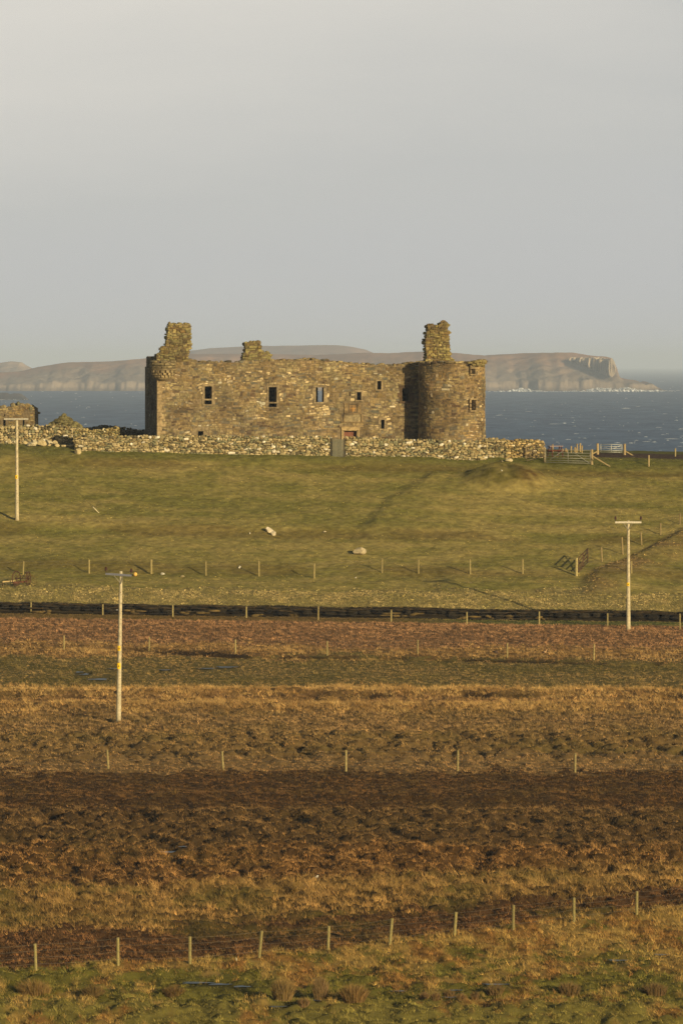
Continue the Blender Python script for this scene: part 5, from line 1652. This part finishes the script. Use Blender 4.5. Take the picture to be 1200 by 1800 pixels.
bird("standing bird with pale buff breast right of the sixth drain fence post", 956, 1152, 1.0, 1, lin(196, 156, 110, .9), None, lin(70, 52, 38), True)
bird("dark bird with a pale head bent down feeding left of the sixth drain fence post", 870, 1151, 1.0, 1, lin(84, 66, 56), None, lin(50, 40, 34), False)

# ------------------------------------------------------------------ rush clumps
def clump(label, xp, yp, wpx, hpx, nb, col, splay, seed, lean=0.0):
    rng = np.random.default_rng(seed)
    gp = ground(xp, yp); Y = gp.y; w_, h_ = px(wpx, Y), px(hpx, Y)
    m = nb
    r0 = rng.random(m) ** .6 * w_ * .30; a = rng.uniform(0, 2 * np.pi, m)
    bx, by = r0 * np.cos(a), r0 * np.sin(a)
    rn = r0 / (w_ * .30)
    H = h_ * rng.uniform(.5, 1.12, m) * (1 - .45 * rn ** 2)
    out = splay * (.15 + 1.0 * rn) * rng.uniform(.5, 1.2, m) * H
    tx, ty = bx + np.cos(a) * out + lean * H + rng.normal(0, .04, m), by + np.sin(a) * out + rng.normal(0, .04, m)
    wv = rng.uniform(.008, .018, m)
    V = np.zeros((m, 5, 3), np.float32); pr = rng.uniform(0, np.pi, m); cx, cy = np.cos(pr) * wv / 2, np.sin(pr) * wv / 2
    mx_, my_ = bx * .55 + tx * .45, by * .55 + ty * .45
    V[:, 0] = np.stack([bx - cx, by - cy, -.05 * np.ones(m)], 1); V[:, 1] = np.stack([bx + cx, by + cy, -.05 * np.ones(m)], 1)
    V[:, 2] = np.stack([mx_ + cx, my_ + cy, H * .62], 1); V[:, 3] = np.stack([mx_ - cx, my_ - cy, H * .62], 1)
    V[:, 4] = np.stack([tx, ty, H], 1)
    idx = (np.arange(m)[:, None] * 5)
    fc = np.concatenate([idx + [0, 1, 2], idx + [0, 2, 3], idx + [3, 2, 4]], 0).ravel()
    g1_, g2_ = lin(*col, 1.0), lin(110, 104, 44, 1.0)
    k = rng.uniform(0, 1, (m, 1)) ** 1.5
    C = (g1_ * (1 - k * .6) + g2_ * k * .6) * rng.uniform(.65, 1.25, (m, 1))
    o = mesh_from_arrays("rush_clump", V.reshape(-1, 3), fc, 3, np.repeat(C, 5, 0), M_BLADE)
    o.location = gp
    tag(o, label, "rush clump", "rush clumps in the foreground")
clump("wide loose rush clump left of the round upright one", 497, 1757, 50, 40, 1500, (146, 116, 70), .45, 1)
clump("dense round upright rush clump in the middle foreground", 563, 1758, 34, 42, 1600, (158, 124, 82), .28, 2)
clump("low spreading rush clump right of the round upright one", 622, 1760, 60, 32, 1500, (150, 114, 68), .7, 3)
clump("small reddish tuft below the gap between two rush clumps", 534, 1769, 24, 17, 500, (142, 108, 72), .6, 4)
clump("bushy brown rush clump in the lower left corner", 62, 1750, 84, 30, 1500, (148, 114, 66), .6, 5, -.2)
clump("long flat rush clump below the second near fence post", 165, 1752, 60, 20, 900, (124, 96, 56), .6, 6)
clump("dark red rush clump below the third near fence post", 305, 1750, 60, 18, 800, (120, 88, 52), .5, 7)
clump("brown rush clump on the right of the wet foreground", 1000, 1750, 55, 24, 1000, (132, 102, 64), .6, 8)
clump("rush clump near the right edge above the grassy bank", 1150, 1748, 60, 22, 1000, (124, 94, 60), .6, 9)
clump("small rush clump left of the brown ones on the right", 870, 1748, 45, 18, 800, (132, 102, 64), .6, 10)
clump("tiny tuft standing on the green right of centre", 696, 1742, 16, 12, 250, (166, 122, 70), .6, 11)
for i, (xx, yy, lb) in enumerate(((745, 1757, "leftmost"), (765, 1758, "second"), (790, 1754, "third"), (810, 1759, "fourth"), (835, 1757, "rightmost"))):
    clump("low reddish tuft, " + lb + " of the five in a row right of the rush clumps", xx, yy, 22, 14 + i % 3, 350, (138, 104, 68), .6, 20 + i)

# ------------------------------------------------------------------ haze
hz_ = MB()
x0, x1, y0, y1, z0, z1 = -26000, 26000, -450, 40000, -12, 85
hz_.add([(x0, y0, z0), (x1, y0, z0), (x1, y1, z0), (x0, y1, z0), (x0, y0, z1), (x1, y0, z1), (x1, y1, z1), (x0, y1, z1)],
        [(3, 2, 1, 0), (4, 5, 6, 7), (0, 1, 5, 4), (1, 2, 6, 5), (2, 3, 7, 6), (3, 0, 4, 7)])
mh = bpy.data.materials.new("haze"); mh.use_nodes = True
t_ = mh.node_tree; t_.nodes.clear()
o_ = t_.nodes.new('ShaderNodeOutputMaterial'); v_ = t_.nodes.new('ShaderNodeVolumePrincipled')
v_.inputs['Color'].default_value = (.68, .80, 1.0, 1); v_.inputs['Density'].default_value = 0.85e-4; v_.inputs['Anisotropy'].default_value = -0.15
t_.links.new(v_.outputs[0], o_.inputs['Volume'])
tag(hz_.build("haze", mh), "thin sea haze over the distant islands", None, None, "stuff")
